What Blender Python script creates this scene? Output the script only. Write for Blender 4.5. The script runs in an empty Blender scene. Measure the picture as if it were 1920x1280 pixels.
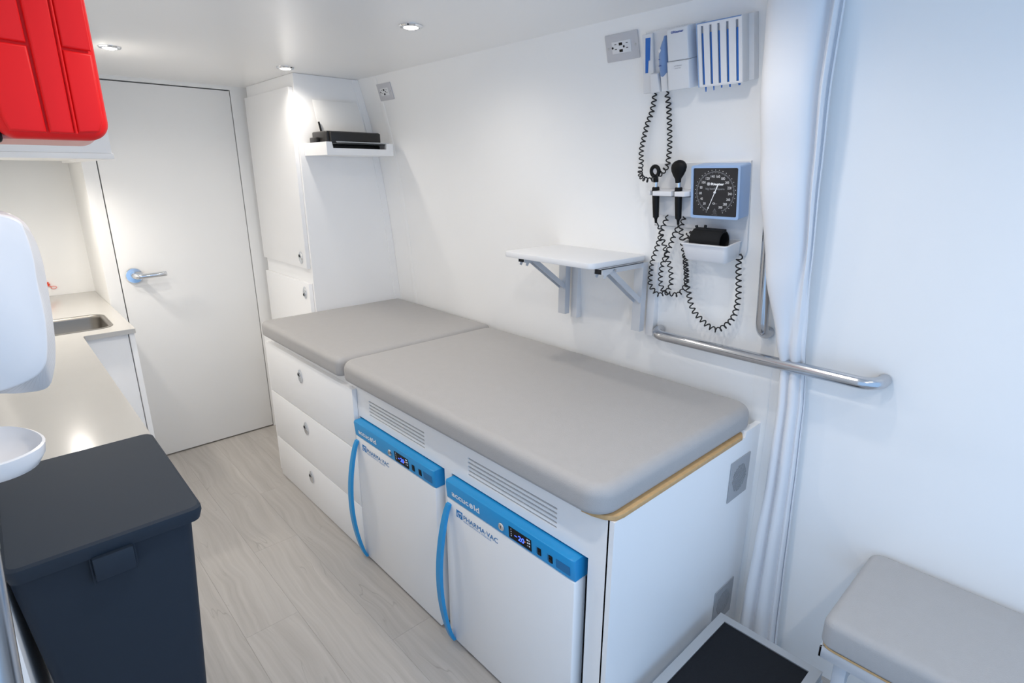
import bpy, bmesh, math, random
from mathutils import Vector, Matrix
random.seed(7)
SC = bpy.context.scene
COL = SC.collection
PI = math.pi

# ---------------------------------------------------------------- camera
cam_d = bpy.data.cameras.new('camera')
cam_d.sensor_width = 36.0
cam_d.lens = 36.0 * 1057.06 / 1920.0
cam_d.clip_start = 0.02
cam = bpy.data.objects.new('camera', cam_d)
COL.objects.link(cam)
_p, _y, _r = math.radians(16.6716), math.radians(42.7270), math.radians(0.0248)
F = Vector((math.sin(_y) * math.cos(_p), math.cos(_y) * math.cos(_p), -math.sin(_p)))
R0 = Vector((math.cos(_y), -math.sin(_y), 0))
U0 = R0.cross(F)
R1 = R0 * math.cos(_r) + U0 * math.sin(_r)
U1 = -R0 * math.sin(_r) + U0 * math.cos(_r)
cam.matrix_world = Matrix(((R1.x, U1.x, -F.x, 0), (R1.y, U1.y, -F.y, 0), (R1.z, U1.z, -F.z, 1.5), (0, 0, 0, 1)))
SC.camera = cam

# ---------------------------------------------------------------- world, lamps, exposure
W = bpy.data.worlds.new('sky')
SC.world = W
W.use_nodes = True
_n = W.node_tree.nodes
_bg = _n['Background']
_bg.inputs[0].default_value = (0.43, 0.66, 1.0, 1)
_bg.inputs[1].default_value = 1.32
LAMP_COL = (1.0, 0.93, 0.84)
LAMP_W = 1.2
SC.view_settings.view_transform = 'Standard'
SC.view_settings.look = 'None'
SC.view_settings.gamma = 1.0
SC.view_settings.exposure = 0.0
SC.view_settings.use_curve_mapping = False
SC.render.film_transparent = False
SC.cycles.max_bounces = 14
SC.cycles.diffuse_bounces = 10
SC.cycles.glossy_bounces = 6
SC.cycles.sample_clamp_indirect = 6.0
SC.cycles.caustics_reflective = False


# ---------------------------------------------------------------- materials
def lin(c):
    return tuple((v / 12.92 if v <= 0.04045 else ((v + 0.055) / 1.055) ** 2.4) for v in [x / 255.0 for x in c])


def mat(name, rgb, rough=0.5, metal=0.0, bump=0.0, bscale=300.0, var=0.03, vscale=6.0, coat=0.0, emit=None, es=0.0, spec=0.5, sss=0.0):
    m = bpy.data.materials.new(name)
    m.use_nodes = True
    nt = m.node_tree
    b = nt.nodes['Principled BSDF']
    c = lin(rgb)
    tc = nt.nodes.new('ShaderNodeTexCoord')
    nz = nt.nodes.new('ShaderNodeTexNoise')
    nz.inputs['Scale'].default_value = vscale
    nt.links.new(tc.outputs['Object'], nz.inputs['Vector'])
    mx = nt.nodes.new('ShaderNodeMix')
    mx.data_type = 'RGBA'
    nt.links.new(nz.outputs['Fac'], mx.inputs[0])
    mx.inputs[6].default_value = tuple(v * (1 - var) for v in c) + (1,)
    mx.inputs[7].default_value = tuple(min(1, v * (1 + var)) for v in c) + (1,)
    nt.links.new(mx.outputs[2], b.inputs['Base Color'])
    b.inputs['Roughness'].default_value = rough
    b.inputs['Metallic'].default_value = metal
    b.inputs['Coat Weight'].default_value = coat
    b.inputs['Coat Roughness'].default_value = 0.1
    b.inputs['Specular IOR Level'].default_value = spec
    if sss:
        b.inputs['Subsurface Weight'].default_value = sss
        b.inputs['Subsurface Radius'].default_value = (0.03, 0.006, 0.004)
    if bump:
        n2 = nt.nodes.new('ShaderNodeTexNoise')
        n2.inputs['Scale'].default_value = bscale
        n2.inputs['Detail'].default_value = 3
        nt.links.new(tc.outputs['Object'], n2.inputs['Vector'])
        bp = nt.nodes.new('ShaderNodeBump')
        bp.inputs['Strength'].default_value = bump
        bp.inputs['Distance'].default_value = 0.002
        nt.links.new(n2.outputs['Fac'], bp.inputs['Height'])
        nt.links.new(bp.outputs['Normal'], b.inputs['Normal'])
    if emit:
        b.inputs['Emission Color'].default_value = tuple(emit) + (1,)
        b.inputs['Emission Strength'].default_value = es
    return m


M = {}
M['wall'] = mat('white_wall_laminate', (246, 246, 245), 0.45, bump=0.03, bscale=60, var=0.01)
M['ceiling'] = mat('white_ceiling_panel', (243, 242, 240), 0.28, var=0.015, vscale=2)
M['door'] = mat('off_white_door_laminate', (238, 238, 237), 0.5, var=0.01)
M['cab'] = mat('white_cabinet_laminate', (246, 246, 246), 0.4, var=0.01)
M['edge'] = mat('white_edge_band', (222, 222, 222), 0.35)
M['dark'] = mat('dark_gap', (24, 24, 26), 0.8)
M['black'] = mat('matte_black_plastic', (5, 5, 6), 0.55, spec=0.3)
M['printer'] = mat('black_printer_plastic', (36, 34, 33), 0.4)
M['rubber'] = mat('black_rubber', (20, 20, 22), 0.6)
M['cord'] = mat('black_cord_jacket', (16, 17, 19), 0.5)
M['steel'] = mat('brushed_steel', (196, 198, 202), 0.2, metal=1.0, var=0.02)
M['chrome'] = mat('polished_chrome', (225, 228, 232), 0.08, metal=1.0)
M['sink'] = mat('satin_sink_steel', (150, 146, 140), 0.32, metal=1.0, bump=0.05, bscale=120)
M['counter'] = mat('pale_grey_glossy_countertop', (188, 186, 182), 0.16, var=0.02, vscale=12)
M['pad'] = mat('grey_upholstery', (172, 170, 169), 0.55, bump=0.35, bscale=420, var=0.03, vscale=30)
M['ply'] = mat('plywood_edge', (196, 160, 112), 0.6, var=0.18, vscale=60)
M['blue'] = mat('blue_appliance_plastic', (34, 150, 212), 0.34, var=0.02)
M['blue_dark'] = mat('dark_blue_print', (14, 112, 168), 0.5)
M['print_blue'] = mat('blue_print', (34, 124, 188), 0.5)
M['frz'] = mat('white_freezer_enamel', (246, 246, 246), 0.38, bump=0.05, bscale=500, var=0.01)
M['white'] = mat('white_gloss_plastic', (232, 232, 234), 0.25)
M['whitemat'] = mat('white_matte_plastic', (226, 227, 229), 0.45)
M['print_white'] = mat('white_print', (244, 244, 244), 0.6)
M['print_grey'] = mat('grey_print', (150, 152, 156), 0.6)
M['print_navy'] = mat('navy_print', (36, 66, 150), 0.6)
M['gauge'] = mat('pale_blue_gauge_plastic', (156, 184, 222), 0.4)
M['gaugeface'] = mat('black_gauge_dial', (38, 37, 40), 0.35)
M['thermo'] = mat('steel_blue_thermometer_plastic', (120, 150, 196), 0.35)
M['spec'] = mat('blue_specula_plastic', (18, 104, 190), 0.4)
M['cuff'] = mat('black_cuff_fabric', (13, 14, 16), 0.9, bump=0.3, bscale=900)
M['curtain'] = mat('white_curtain_fabric', (228, 229, 232), 0.8, bump=0.1, bscale=900, var=0.01)
M['bin'] = mat('charcoal_bin_plastic', (30, 42, 56), 0.6, spec=0.35, bump=0.03, bscale=400)
M['pcw'] = mat('grey_outlet_plate', (200, 200, 204), 0.4)
M['vent'] = mat('grey_vent_grille', (176, 178, 182), 0.45, metal=0.2)
M['red'] = mat('red_moulded_plastic', (234, 28, 30), 0.45, spec=0.25, var=0.05)
M['pink'] = mat('pale_pink_lit_shell', (232, 160, 148), 0.4)  # pink puts the lit, translucent look of the red underside into the colour
M['orange'] = mat('orange_plastic', (235, 70, 20), 0.5)
M['frame'] = mat('pale_grey_metal_frame', (186, 188, 190), 0.35, metal=0.5)
M['mat'] = mat('black_step_mat', (8, 12, 20), 0.6, spec=0.3, bump=0.5, bscale=160)
M['paper'] = mat('white_paper', (236, 235, 232), 0.8)
M['alu'] = mat('painted_white_metal', (206, 210, 216), 0.3, metal=0.35)
M['lamp'] = mat('lit_lamp_lens', (255, 250, 240), 0.5, emit=(1.0, 0.95, 0.88), es=14.0)
M['led'] = mat('lit_blue_digit', (60, 90, 255), 0.5, emit=(0.06, 0.14, 1.0), es=2.2)
M['ledw'] = mat('lit_white_symbol', (200, 210, 230), 0.5, emit=(0.6, 0.7, 0.9), es=0.35)
M['ledo'] = mat('lit_orange_dot', (255, 120, 20), 0.5, emit=(1.0, 0.25, 0.02), es=1.5)


def floor_mat():
    m = bpy.data.materials.new('pale_grey_oak_plank')
    m.use_nodes = True
    nt = m.node_tree
    N, L = nt.nodes, nt.links
    b = N['Principled BSDF']
    tc = N.new('ShaderNodeTexCoord')
    oi = N.new('ShaderNodeObjectInfo')
    add = N.new('ShaderNodeVectorMath')
    add.operation = 'MULTIPLY_ADD'
    L.new(oi.outputs['Random'], add.inputs[0])
    add.inputs[1].default_value = (37.0, 23.0, 11.0)
    L.new(tc.outputs['Object'], add.inputs[2])
    # slow warp so that the grain wanders like real oak figure
    wn = N.new('ShaderNodeTexNoise'); wn.inputs['Scale'].default_value = 2.4; wn.inputs['Detail'].default_value = 2
    L.new(add.outputs[0], wn.inputs['Vector'])
    wm = N.new('ShaderNodeVectorMath'); wm.operation = 'MULTIPLY_ADD'
    L.new(wn.outputs['Color'], wm.inputs[0]); wm.inputs[1].default_value = (0.10, 0.0, 0.0)
    L.new(add.outputs[0], wm.inputs[2])
    mp = N.new('ShaderNodeMapping'); mp.inputs['Scale'].default_value = (34.0, 1.0, 1.0)
    L.new(wm.outputs[0], mp.inputs['Vector'])
    g = N.new('ShaderNodeTexNoise'); g.inputs['Scale'].default_value = 1.6; g.inputs['Detail'].default_value = 6; g.inputs['Roughness'].default_value = 0.6
    L.new(mp.outputs[0], g.inputs['Vector'])
    cr = N.new('ShaderNodeValToRGB')
    e = cr.color_ramp.elements
    e[0].position = 0.25; e[0].color = lin((168, 163, 158)) + (1,)
    e[1].position = 0.78; e[1].color = lin((191, 187, 182)) + (1,)
    L.new(g.outputs['Fac'], cr.inputs[0])
    # thin dark wandering veins
    mp2 = N.new('ShaderNodeMapping'); mp2.inputs['Scale'].default_value = (7.0, 1.1, 1.0)
    L.new(wm.outputs[0], mp2.inputs['Vector'])
    v = N.new('ShaderNodeTexNoise'); v.inputs['Scale'].default_value = 1.25; v.inputs['Detail'].default_value = 3.0
    L.new(mp2.outputs[0], v.inputs['Vector'])
    ms = N.new('ShaderNodeMath'); ms.operation = 'SUBTRACT'; ms.inputs[1].default_value = 0.5
    L.new(v.outputs['Fac'], ms.inputs[0])
    ma = N.new('ShaderNodeMath'); ma.operation = 'ABSOLUTE'
    L.new(ms.outputs[0], ma.inputs[0])
    vr = N.new('ShaderNodeMapRange'); vr.inputs['From Min'].default_value = 0.0; vr.inputs['From Max'].default_value = 0.006
    vr.inputs['To Min'].default_value = 1.0; vr.inputs['To Max'].default_value = 0.0
    L.new(ma.outputs[0], vr.inputs['Value'])
    msk = N.new('ShaderNodeTexNoise'); msk.inputs['Scale'].default_value = 5.0
    L.new(add.outputs[0], msk.inputs['Vector'])
    mr = N.new('ShaderNodeMapRange'); mr.inputs['From Min'].default_value = 0.50; mr.inputs['From Max'].default_value = 0.62
    L.new(msk.outputs['Fac'], mr.inputs['Value'])
    mu = N.new('ShaderNodeMath'); mu.operation = 'MULTIPLY'
    L.new(vr.outputs[0], mu.inputs[0]); L.new(mr.outputs[0], mu.inputs[1])
    mu2 = N.new('ShaderNodeMath'); mu2.operation = 'MULTIPLY'; mu2.inputs[1].default_value = 0.30
    L.new(mu.outputs[0], mu2.inputs[0])
    mx = N.new('ShaderNodeMix'); mx.data_type = 'RGBA'
    L.new(mu2.outputs[0], mx.inputs[0]); L.new(cr.outputs[0], mx.inputs[6])
    mx.inputs[7].default_value = lin((92, 86, 80)) + (1,)
    # plank to plank tone
    tm = N.new('ShaderNodeMapRange'); tm.inputs['To Min'].default_value = 0.97; tm.inputs['To Max'].default_value = 1.02
    L.new(oi.outputs['Random'], tm.inputs['Value'])
    hs = N.new('ShaderNodeHueSaturation')
    L.new(tm.outputs[0], hs.inputs['Value']); L.new(mx.outputs[2], hs.inputs['Color'])
    L.new(hs.outputs[0], b.inputs['Base Color'])
    b.inputs['Roughness'].default_value = 0.5
    bp = N.new('ShaderNodeBump'); bp.inputs['Strength'].default_value = 0.12; bp.inputs['Distance'].default_value = 0.001
    L.new(g.outputs['Fac'], bp.inputs['Height']); L.new(bp.outputs[0], b.inputs['Normal'])
    return m


M['plank'] = floor_mat()


# ---------------------------------------------------------------- mesh helpers
class MB:
    def __init__(s):
        s.bm = bmesh.new()

    def box(s, x0, x1, y0, y1, z0, z1, bev=0.0, seg=2):
        r = bmesh.ops.create_cube(s.bm, size=1.0)
        vs = r['verts']
        for v in vs:
            v.co = Vector(((x0 + x1) / 2 + v.co.x * (x1 - x0), (y0 + y1) / 2 + v.co.y * (y1 - y0), (z0 + z1) / 2 + v.co.z * (z1 - z0)))
        if bev > 0:
            es = list({e for v in vs for e in v.link_edges})
            bmesh.ops.bevel(s.bm, geom=es, offset=bev, segments=seg, affect='EDGES', profile=0.5)
        return s

    def loft(s, rings, cap0=True, cap1=True, closed=True):
        vr = [[s.bm.verts.new(p) for p in r] for r in rings]
        n = len(vr[0])
        for a, b in zip(vr[:-1], vr[1:]):
            for i in range(n if closed else n - 1):
                j = (i + 1) % n
                s.bm.faces.new((a[i], a[j], b[j], b[i]))
        if cap0 and closed:
            s.bm.faces.new(list(reversed(vr[0])))
        if cap1 and closed:
            s.bm.faces.new(vr[-1])
        return s

    def tube(s, pts, r, n=10, caps=True, radii=None):
        pts = [Vector(p) for p in pts]
        rings = []
        t = (pts[1] - pts[0]).normalized()
        a = Vector((0, 0, 1)) if abs(t.z) < 0.9 else Vector((1, 0, 0))
        u = t.cross(a).normalized()
        for i, p in enumerate(pts):
            if i == 0: t2 = pts[1] - pts[0]
            elif i == len(pts) - 1: t2 = pts[-1] - pts[-2]
            else: t2 = pts[i + 1] - pts[i - 1]
            t2.normalize()
            u = (u - t2 * u.dot(t2)).normalized()
            w = t2.cross(u)
            rr = radii[i] if radii else r
            rings.append([p + u * rr * math.cos(2 * PI * k / n) + w * rr * math.sin(2 * PI * k / n) for k in range(n)])
        return s.loft(rings, caps, caps)

    def lathe(s, prof, c=(0, 0, 0), axis=(0, 0, 1), n=32, cap=True, sx=1.0):
        ax = Vector(axis).normalized()
        a = Vector((0, 0, 1)) if abs(ax.z) < 0.9 else Vector((1, 0, 0))
        u = ax.cross(a).normalized()
        w = ax.cross(u)
        c = Vector(c)
        rings = [[c + ax * h + (u * math.cos(2 * PI * k / n) + w * math.sin(2 * PI * k / n) * sx) * max(r, 1e-5) for k in range(n)] for r, h in prof]
        return s.loft(rings, cap, cap)

    def prism(s, outline, fn, d0, d1, bev=0.0, seg=2):
        """outline of (a, b); fn(a, b, d) -> point"""
        r0 = [s.bm.verts.new(fn(a, b, d0)) for a, b in outline]
        r1 = [s.bm.verts.new(fn(a, b, d1)) for a, b in outline]
        n = len(r0)
        fs = [s.bm.faces.new(list(reversed(r0))), s.bm.faces.new(r1)]
        for i in range(n):
            fs.append(s.bm.faces.new((r0[i], r0[(i + 1) % n], r1[(i + 1) % n], r1[i])))
        if bev > 0:
            es = list({e for f in fs[:2] for e in f.edges})
            bmesh.ops.bevel(s.bm, geom=es, offset=bev, segments=seg, affect='EDGES', profile=0.5)
        return s

    def plate(s, outer, holes, fn, d0, d1):
        """flat plate with real holes through it"""
        for d in (d0, d1):
            es = []
            for lp in [outer] + holes:
                vs = [s.bm.verts.new(fn(a, b, d)) for a, b in lp]
                for i in range(len(vs)):
                    es.append(s.bm.edges.new((vs[i], vs[(i + 1) % len(vs)])))
            bmesh.ops.triangle_fill(s.bm, use_beauty=True, edges=es)
        for lp in [outer] + holes:
            a = [s.bm.verts.new(fn(p, q, d0)) for p, q in lp]
            b = [s.bm.verts.new(fn(p, q, d1)) for p, q in lp]
            for i in range(len(a)):
                j = (i + 1) % len(a)
                s.bm.faces.new((a[i], a[j], b[j], b[i]))
        bmesh.ops.remove_doubles(s.bm, verts=s.bm.verts[:], dist=1e-6)
        return s

    def rpad(s, x0, x1, y0, y1, z0, z1, R, bt, bb=None, n=6, m=6, puff=0.0):
        """cushion / rounded block: plan corners R, top edge rounding bt, bottom rounding bb"""
        bb = bt if bb is None else bb
        rings = []

        def ring(ins, z):
            r = max(R - ins, 0.0005)
            pts = []
            for cx, cy, a0 in ((x1 - R, y1 - R, 0), (x0 + R, y1 - R, 90), (x0 + R, y0 + R, 180), (x1 - R, y0 + R, 270)):
                for k in range(n + 1):
                    a = math.radians(a0 + 90 * k / n)
                    pts.append(Vector((cx + r * math.cos(a), cy + r * math.sin(a), z)))
            return pts
        for k in range(m + 1):
            a = PI / 2 * k / m
            rings.append(ring(bb * (1 - math.sin(a)), z0 + bb * (1 - math.cos(a))))
        for k in range(m + 1):
            a = PI / 2 * k / m
            rings.append(ring(bt * (1 - math.cos(a)), z1 - bt * (1 - math.sin(a))))
        return s.loft(rings)

    def obj(s, name, m, parent=None, smooth=35, **kw):
        bmesh.ops.recalc_face_normals(s.bm, faces=s.bm.faces[:])
        me = bpy.data.meshes.new(name)
        s.bm.to_mesh(me)
        s.bm.free()
        me.materials.append(M[m] if isinstance(m, str) else m)
        if smooth:
            me.polygons.foreach_set('use_smooth', [True] * len(me.polygons))
            me.set_sharp_from_angle(angle=math.radians(smooth))
        o = bpy.data.objects.new(name, me)
        COL.objects.link(o)
        if parent: o.parent = parent
        for k, v in kw.items():
            o[k] = v
        return o


def thing(name, label, cat, loc=(0, 0, 0), group=None, mtx=None):
    o = bpy.data.objects.new(name, None)
    COL.objects.link(o)
    o.empty_display_size = 0.05
    if mtx is not None: o.matrix_world = mtx
    else: o.location = loc
    o['label'] = label
    o['category'] = cat
    if group: o['group'] = group
    return o


def tag(o, label, cat, group=None):
    o['label'] = label; o['category'] = cat
    if group: o['group'] = group
    return o


def copy_tree(o, parent=None):
    c = o.copy(); COL.objects.link(c)
    if parent: c.parent = parent
    for ch in [x for x in bpy.data.objects if x.parent == o]:
        copy_tree(ch, c)
    return c


ZLAST = [0]


def text(name, body, fn, a, b, h, width, m, parent, bold=0.0, d=0.0006, align='LEFT', shear=0.0, spacing=1.0, heavy=0.0):
    """raised lettering: fn(a, b, d) maps local right / up / out to a point; (a, b) lower left, cap height h"""
    cu = bpy.data.curves.new(name, 'FONT')
    cu.body = body
    cu.size = 1.0
    cu.offset = bold
    cu.shear = shear
    cu.space_character = spacing
    cu.resolution_u = 3
    cu.extrude = 0.0
    cu.align_x = 'LEFT'
    to = bpy.data.objects.new(name, cu)
    COL.objects.link(to)
    dg = bpy.context.evaluated_depsgraph_get()
    me = bpy.data.meshes.new_from_object(to.evaluated_get(dg))
    bpy.data.objects.remove(to)
    xs = [v.co.x for v in me.vertices]; ys = [v.co.y for v in me.vertices]
    x0, x1 = min(xs), max(xs)
    capy = 0.70
    sx = (width / (x1 - x0)) if width else h / capy
    sy = h / capy
    off = {'LEFT': 0.0, 'CENTER': -(x1 - x0) * sx / 2, 'RIGHT': -(x1 - x0) * sx}[align]
    for v in me.vertices:
        v.co = Vector(fn(a + off + (v.co.x - x0) * sx, b + v.co.y * sy, d))
    if heavy:        # thicker strokes: the same outline laid twice, slightly shifted
        vs = [v.co.copy() for v in me.vertices]
        fs = [list(p.vertices) for p in me.polygons]
        sh = [Vector(fn(q * heavy, 0, (q + 1) * 0.00015)) - Vector(fn(0, 0, 0)) for q in (-1, 0, 1)]
        n_ = len(vs)
        me2 = bpy.data.meshes.new(name)
        me2.from_pydata([v + s_ for s_ in sh for v in vs], [], [[i + k * n_ for i in f] for k in range(3) for f in fs])
        me = me2
    me.materials.clear()
    me.materials.append(M[m])
    o = bpy.data.objects.new(name, me)
    COL.objects.link(o)
    if parent: o.parent = parent
    return o


def catmull(P, step=0.004):
    P = [Vector(p) for p in P]
    Q = [P[0] * 2 - P[1]] + P + [P[-1] * 2 - P[-2]]
    out = []
    for i in range(1, len(Q) - 2):
        p0, p1, p2, p3 = Q[i - 1:i + 3]
        n = max(2, int((p2 - p1).length / step))
        for k in range(n):
            t = k / n
            out.append(0.5 * ((2 * p1) + (p2 - p0) * t + (2 * p0 - 5 * p1 + 4 * p2 - p3) * t * t + (3 * p1 - p0 - 3 * p2 + p3) * t ** 3))
    out.append(P[-1])
    return out


def coil(P, R, pitch, r, n=6, per=12, plain0=0.0, plain1=0.0):
    """tube that coils around the centre line P"""
    c = catmull(P, 0.001)
    L = [0]
    for a, b in zip(c[:-1], c[1:]): L.append(L[-1] + (b - a).length)
    tot = L[-1]
    turns = tot / pitch
    cnt = int(turns * per)
    out = []
    j = 0
    for i in range(cnt + 1):
        s = tot * i / cnt
        while j < len(L) - 2 and L[j + 1] < s: j += 1
        f = (s - L[j]) / max(L[j + 1] - L[j], 1e-9)
        p = c[j].lerp(c[j + 1], min(f, 1))
        t = (c[min(j + 4, len(c) - 1)] - c[max(j - 4, 0)]).normalized()
        w = Vector((0, 0, 1))            # local outward normal of the wall frame
        a = t.cross(w).normalized()
        b = a.cross(t)
        env = min(1.0, (s - plain0) / 0.012 if s > plain0 else 0.0, (tot - plain1 - s) / 0.012 if s < tot - plain1 else 0.0)
        env = max(0.02, env)
        ph = 2 * PI * s / pitch
        out.append(p + (a * math.cos(ph) + b * math.sin(ph)) * R * env)
    return MB().tube(out, r, n)


def XZ(a, b, d): return Vector((a, -d, b))          # faces -Y
def XY(a, b, d): return Vector((a, b, d))           # faces up
def loc3(a, b, d): return Vector((a, b, d))


def rrect(x0, x1, y0, y1, R, n=5):
    pts = []
    for cx, cy, a0 in ((x1 - R, y1 - R, 0), (x0 + R, y1 - R, 90), (x0 + R, y0 + R, 180), (x1 - R, y0 + R, 270)):
        for k in range(n + 1):
            a = math.radians(a0 + 90 * k / n)
            pts.append((cx + R * math.cos(a), cy + R * math.sin(a)))
    return pts


# curved side wall of the van body
CO = (-0.07803036, 0.21123848, -0.26757096, 1.76595085)


def prof(z):
    if z <= 0.8: return 1.649
    return ((CO[0] * z + CO[1]) * z + CO[2]) * z + CO[3]


XC = 0.768      # middle plane of the van


def wall_frame(y, z, side=1):
    """matrix on the curved wall: local x = right as seen from inside, y = up along wall, z = out of wall"""
    e = 1e-3
    s = (prof(z + e) - prof(z - e)) / (2 * e)
    k = math.hypot(s, 1)
    if side > 0:
        u, v, n = Vector((0, -1, 0)), Vector((s, 0, 1)) / k, Vector((-1, 0, s)) / k
        o = Vector((prof(z), y, z))
    else:
        u, v, n = Vector((0, 1, 0)), Vector((-s, 0, 1)) / k, Vector((1, 0, s)) / k
        o = Vector((2 * XC - prof(z), y, z))
    return Matrix(((u.x, v.x, n.x, o.x), (u.y, v.y, n.y, o.y), (u.z, v.z, n.z, o.z), (0, 0, 0, 1)))


def front_frame(x, y, z):
    """local x = right as seen looking +X (towards -Y), y = up, z = towards -X"""
    return Matrix(((0, 0, -1, x), (-1, 0, 0, y), (0, 1, 0, z), (0, 0, 0, 1)))


YB = 3.351       # bulkhead plane
ZC = 1.93        # ceiling
Y0 = -0.95       # open rear end
# ================================================================ SETTING
# ---- floor of separate planks
fl = MB().box(-0.16, 1.70, Y0, 3.9, -0.06, -0.006).obj('floor', 'dark', kind='structure')
PW, PLN = 0.180, 1.22
x = -0.16
ci = 0
while x < 1.70:
    x1 = min(x + PW, 1.70)
    y = Y0 - [0.10, 0.72, 0.35, 0.98, 0.54][ci % 5]
    while y < 3.9:
        a, b = max(y, Y0), min(y + PLN, 3.9)
        if b - a > 0.02:
            m_ = MB()
            g = 0.00012
            m_.box(x + g, x1 - g, a + g, b - g, -0.006, 0.0, bev=0.0004, seg=1)
            m_.obj('plank', 'plank', fl, smooth=0)
        y += PLN
    x = x1
    ci += 1

# ---- ceiling
MB().box(0.0, 1.56, Y0, 3.9, ZC, ZC + 0.04).obj('ceiling', 'ceiling', kind='structure')


# ---- curved side walls
def side_wall(name, side, y0, y1):
    zs = [0.0, 0.4, 0.8] + [0.8 + (ZC + 0.02 - 0.8) * k / 24 for k in range(1, 25)]
    rings = []
    for y in (y0, y1):
        ins = [Vector((prof(z), y, z)) for z in zs]
        outs = [Vector((1.72, y, z)) for z in reversed(zs)]
        pts = ins + outs
        if side < 0: pts = [Vector((2 * XC - p.x, p.y, p.z)) for p in pts]
        rings.append(pts)
    return MB().loft(rings).obj(name, 'wall', kind='structure', smooth=30)


wr = side_wall('wall_right', 1, Y0, 3.9)
wl = side_wall('wall_left', -1, 0.36, 3.9)
MB().box(-0.12, 0.06, Y0, 0.36, 1.84, ZC + 0.01).obj('trim_2', 'wall', kind='structure')


def wall_strip(name, parent, y, w, t, z0, z1, m='wall', side=1):
    n = 22
    rings = []
    for k in range(n + 1):
        z = z0 + (z1 - z0) * k / n
        xo = prof(z)
        rings.append([Vector((xo + 0.004, y - w / 2, z)), Vector((xo - t * 0.4, y - w / 2, z)), Vector((xo - t, y - w / 4, z)),
                      Vector((xo - t, y + w / 4, z)), Vector((xo - t * 0.4, y + w / 2, z)), Vector((xo + 0.004, y + w / 2, z))])
    return MB().loft(rings).obj(name, m, parent)


wall_strip('seam_strip', wr, 2.55, 0.034, 0.0035, 0.80, 1.93)
wall_strip('seam_strip', wr, 0.660, 0.050, 0.0030, 0.0, 1.93)

# ---- bulkhead with door opening
b = MB()
b.box(0.39, 0.4475, YB, YB + 0.05, 0, ZC)                    # left jamb
b.box(1.086, 1.70, YB, YB + 0.05, 0, ZC)                     # right of door
b.box(0.4475, 1.086, YB, YB + 0.05, 1.9125, ZC)
b.box(0.39, 0.425, YB + 0.05, 3.84, 0, ZC)                   # side of the sink alcove
wb = b.obj('wall_back', 'door', kind='structure')
MB().box(-0.16, 0.40, 3.835, 3.88, 0, ZC).obj('wall_alcove', 'wall', kind='structure')
MB().box(0.43, 1.12, YB + 0.052, YB + 0.06, 0, ZC).obj('trim_1', 'dark', kind='structure')
d1 = MB().box(0.4525, 1.0815, YB - 0.001, YB + 0.040, 0.008, 1.9065, bev=0.0012).obj('door_1', 'door', kind='structure')
# lever handle
hz = 1.004
MB().lathe([(0.0385, 0), (0.0385, 0.006), (0.036, 0.009), (0.0, 0.009)], (0.511, YB - 0.001, hz), (0, -1, 0), 40).obj('handle_rose', 'chrome', d1)
hn = MB()
hn.lathe([(0.0145, 0), (0.0145, 0.030), (0.012, 0.036)], (0.511, YB - 0.009, hz), (0, -1, 0), 24)
hn.tube(catmull([(0.511, YB - 0.03, hz), (0.513, YB - 0.052, hz), (0.53, YB - 0.058, hz), (0.58, YB - 0.058, hz + 0.001), (0.625, YB - 0.056, hz + 0.002), (0.640, YB - 0.052, hz + 0.002)], 0.006), 0.0130, 14)
hn.obj('handle_lever', 'chrome', d1)

# ---- ceiling downlights
LIGHTS = [(1.08, 2.596, 'round chrome-rimmed downlight in ceiling above the tall cabinet corner'),
          (1.08, 1.625, 'round chrome-rimmed downlight in ceiling nearest the camera, above the bed'),
          (0.456, 2.610, 'round chrome-rimmed downlight in ceiling beside the red case, in front of the door')]
EXTRA = [(0.456, 1.625), (1.08, 0.655), (0.456, 0.655), (1.08, -0.315), (0.456, -0.315)]


def lamp(x, y, z, power, spot=172):
    ld = bpy.data.lights.new('lamp', 'SPOT')
    ld.energy = power
    ld.spot_size = math.radians(spot)
    ld.spot_blend = 1.0
    ld.shadow_soft_size = 0.026
    ld.color = LAMP_COL
    o = bpy.data.objects.new('lamp', ld)
    COL.objects.link(o)
    o.location = (x, y, z)
    return o


def downlight(x, y, label, zc=ZC, group='recessed ceiling downlights'):
    t = thing('ceiling_light', label, 'light', (x, y, zc), group)
    MB().lathe([(0.036, 0.0), (0.036, -0.002), (0.033, -0.006), (0.026, -0.0075), (0.0225, -0.005), (0.0225, 0.0)], n=36, cap=False).obj('rim', 'chrome', t)
    MB().lathe([(0.0222, -0.0035), (0.0222, -0.0065), (0.015, -0.009), (0.0, -0.0095)], n=28).obj('lens', 'lamp', t)
    return t


for X_, Y_, lb in LIGHTS:
    downlight(X_, Y_, lb)
    if Y_ > 2.5 and X_ > 0.6: lamp(X_, Y_, ZC - 0.030, LAMP_W * 4.4, 160)
    else: lamp(X_, Y_, ZC - 0.035, LAMP_W * (7.0 if X_ < 0.6 else 6))
for i, (X_, Y_) in enumerate(EXTRA):
    downlight(X_, Y_, ['round downlight in ceiling behind the red case', 'round downlight in ceiling over the freezer end of the bed', 'round downlight in ceiling over the dispenser',
                       'round downlight in ceiling over the fold-down seat', 'round downlight in ceiling just behind the camera'][i])
    lamp(X_, Y_, ZC - 0.035, LAMP_W * (11.0 if X_ < 0.6 else 6))

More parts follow.
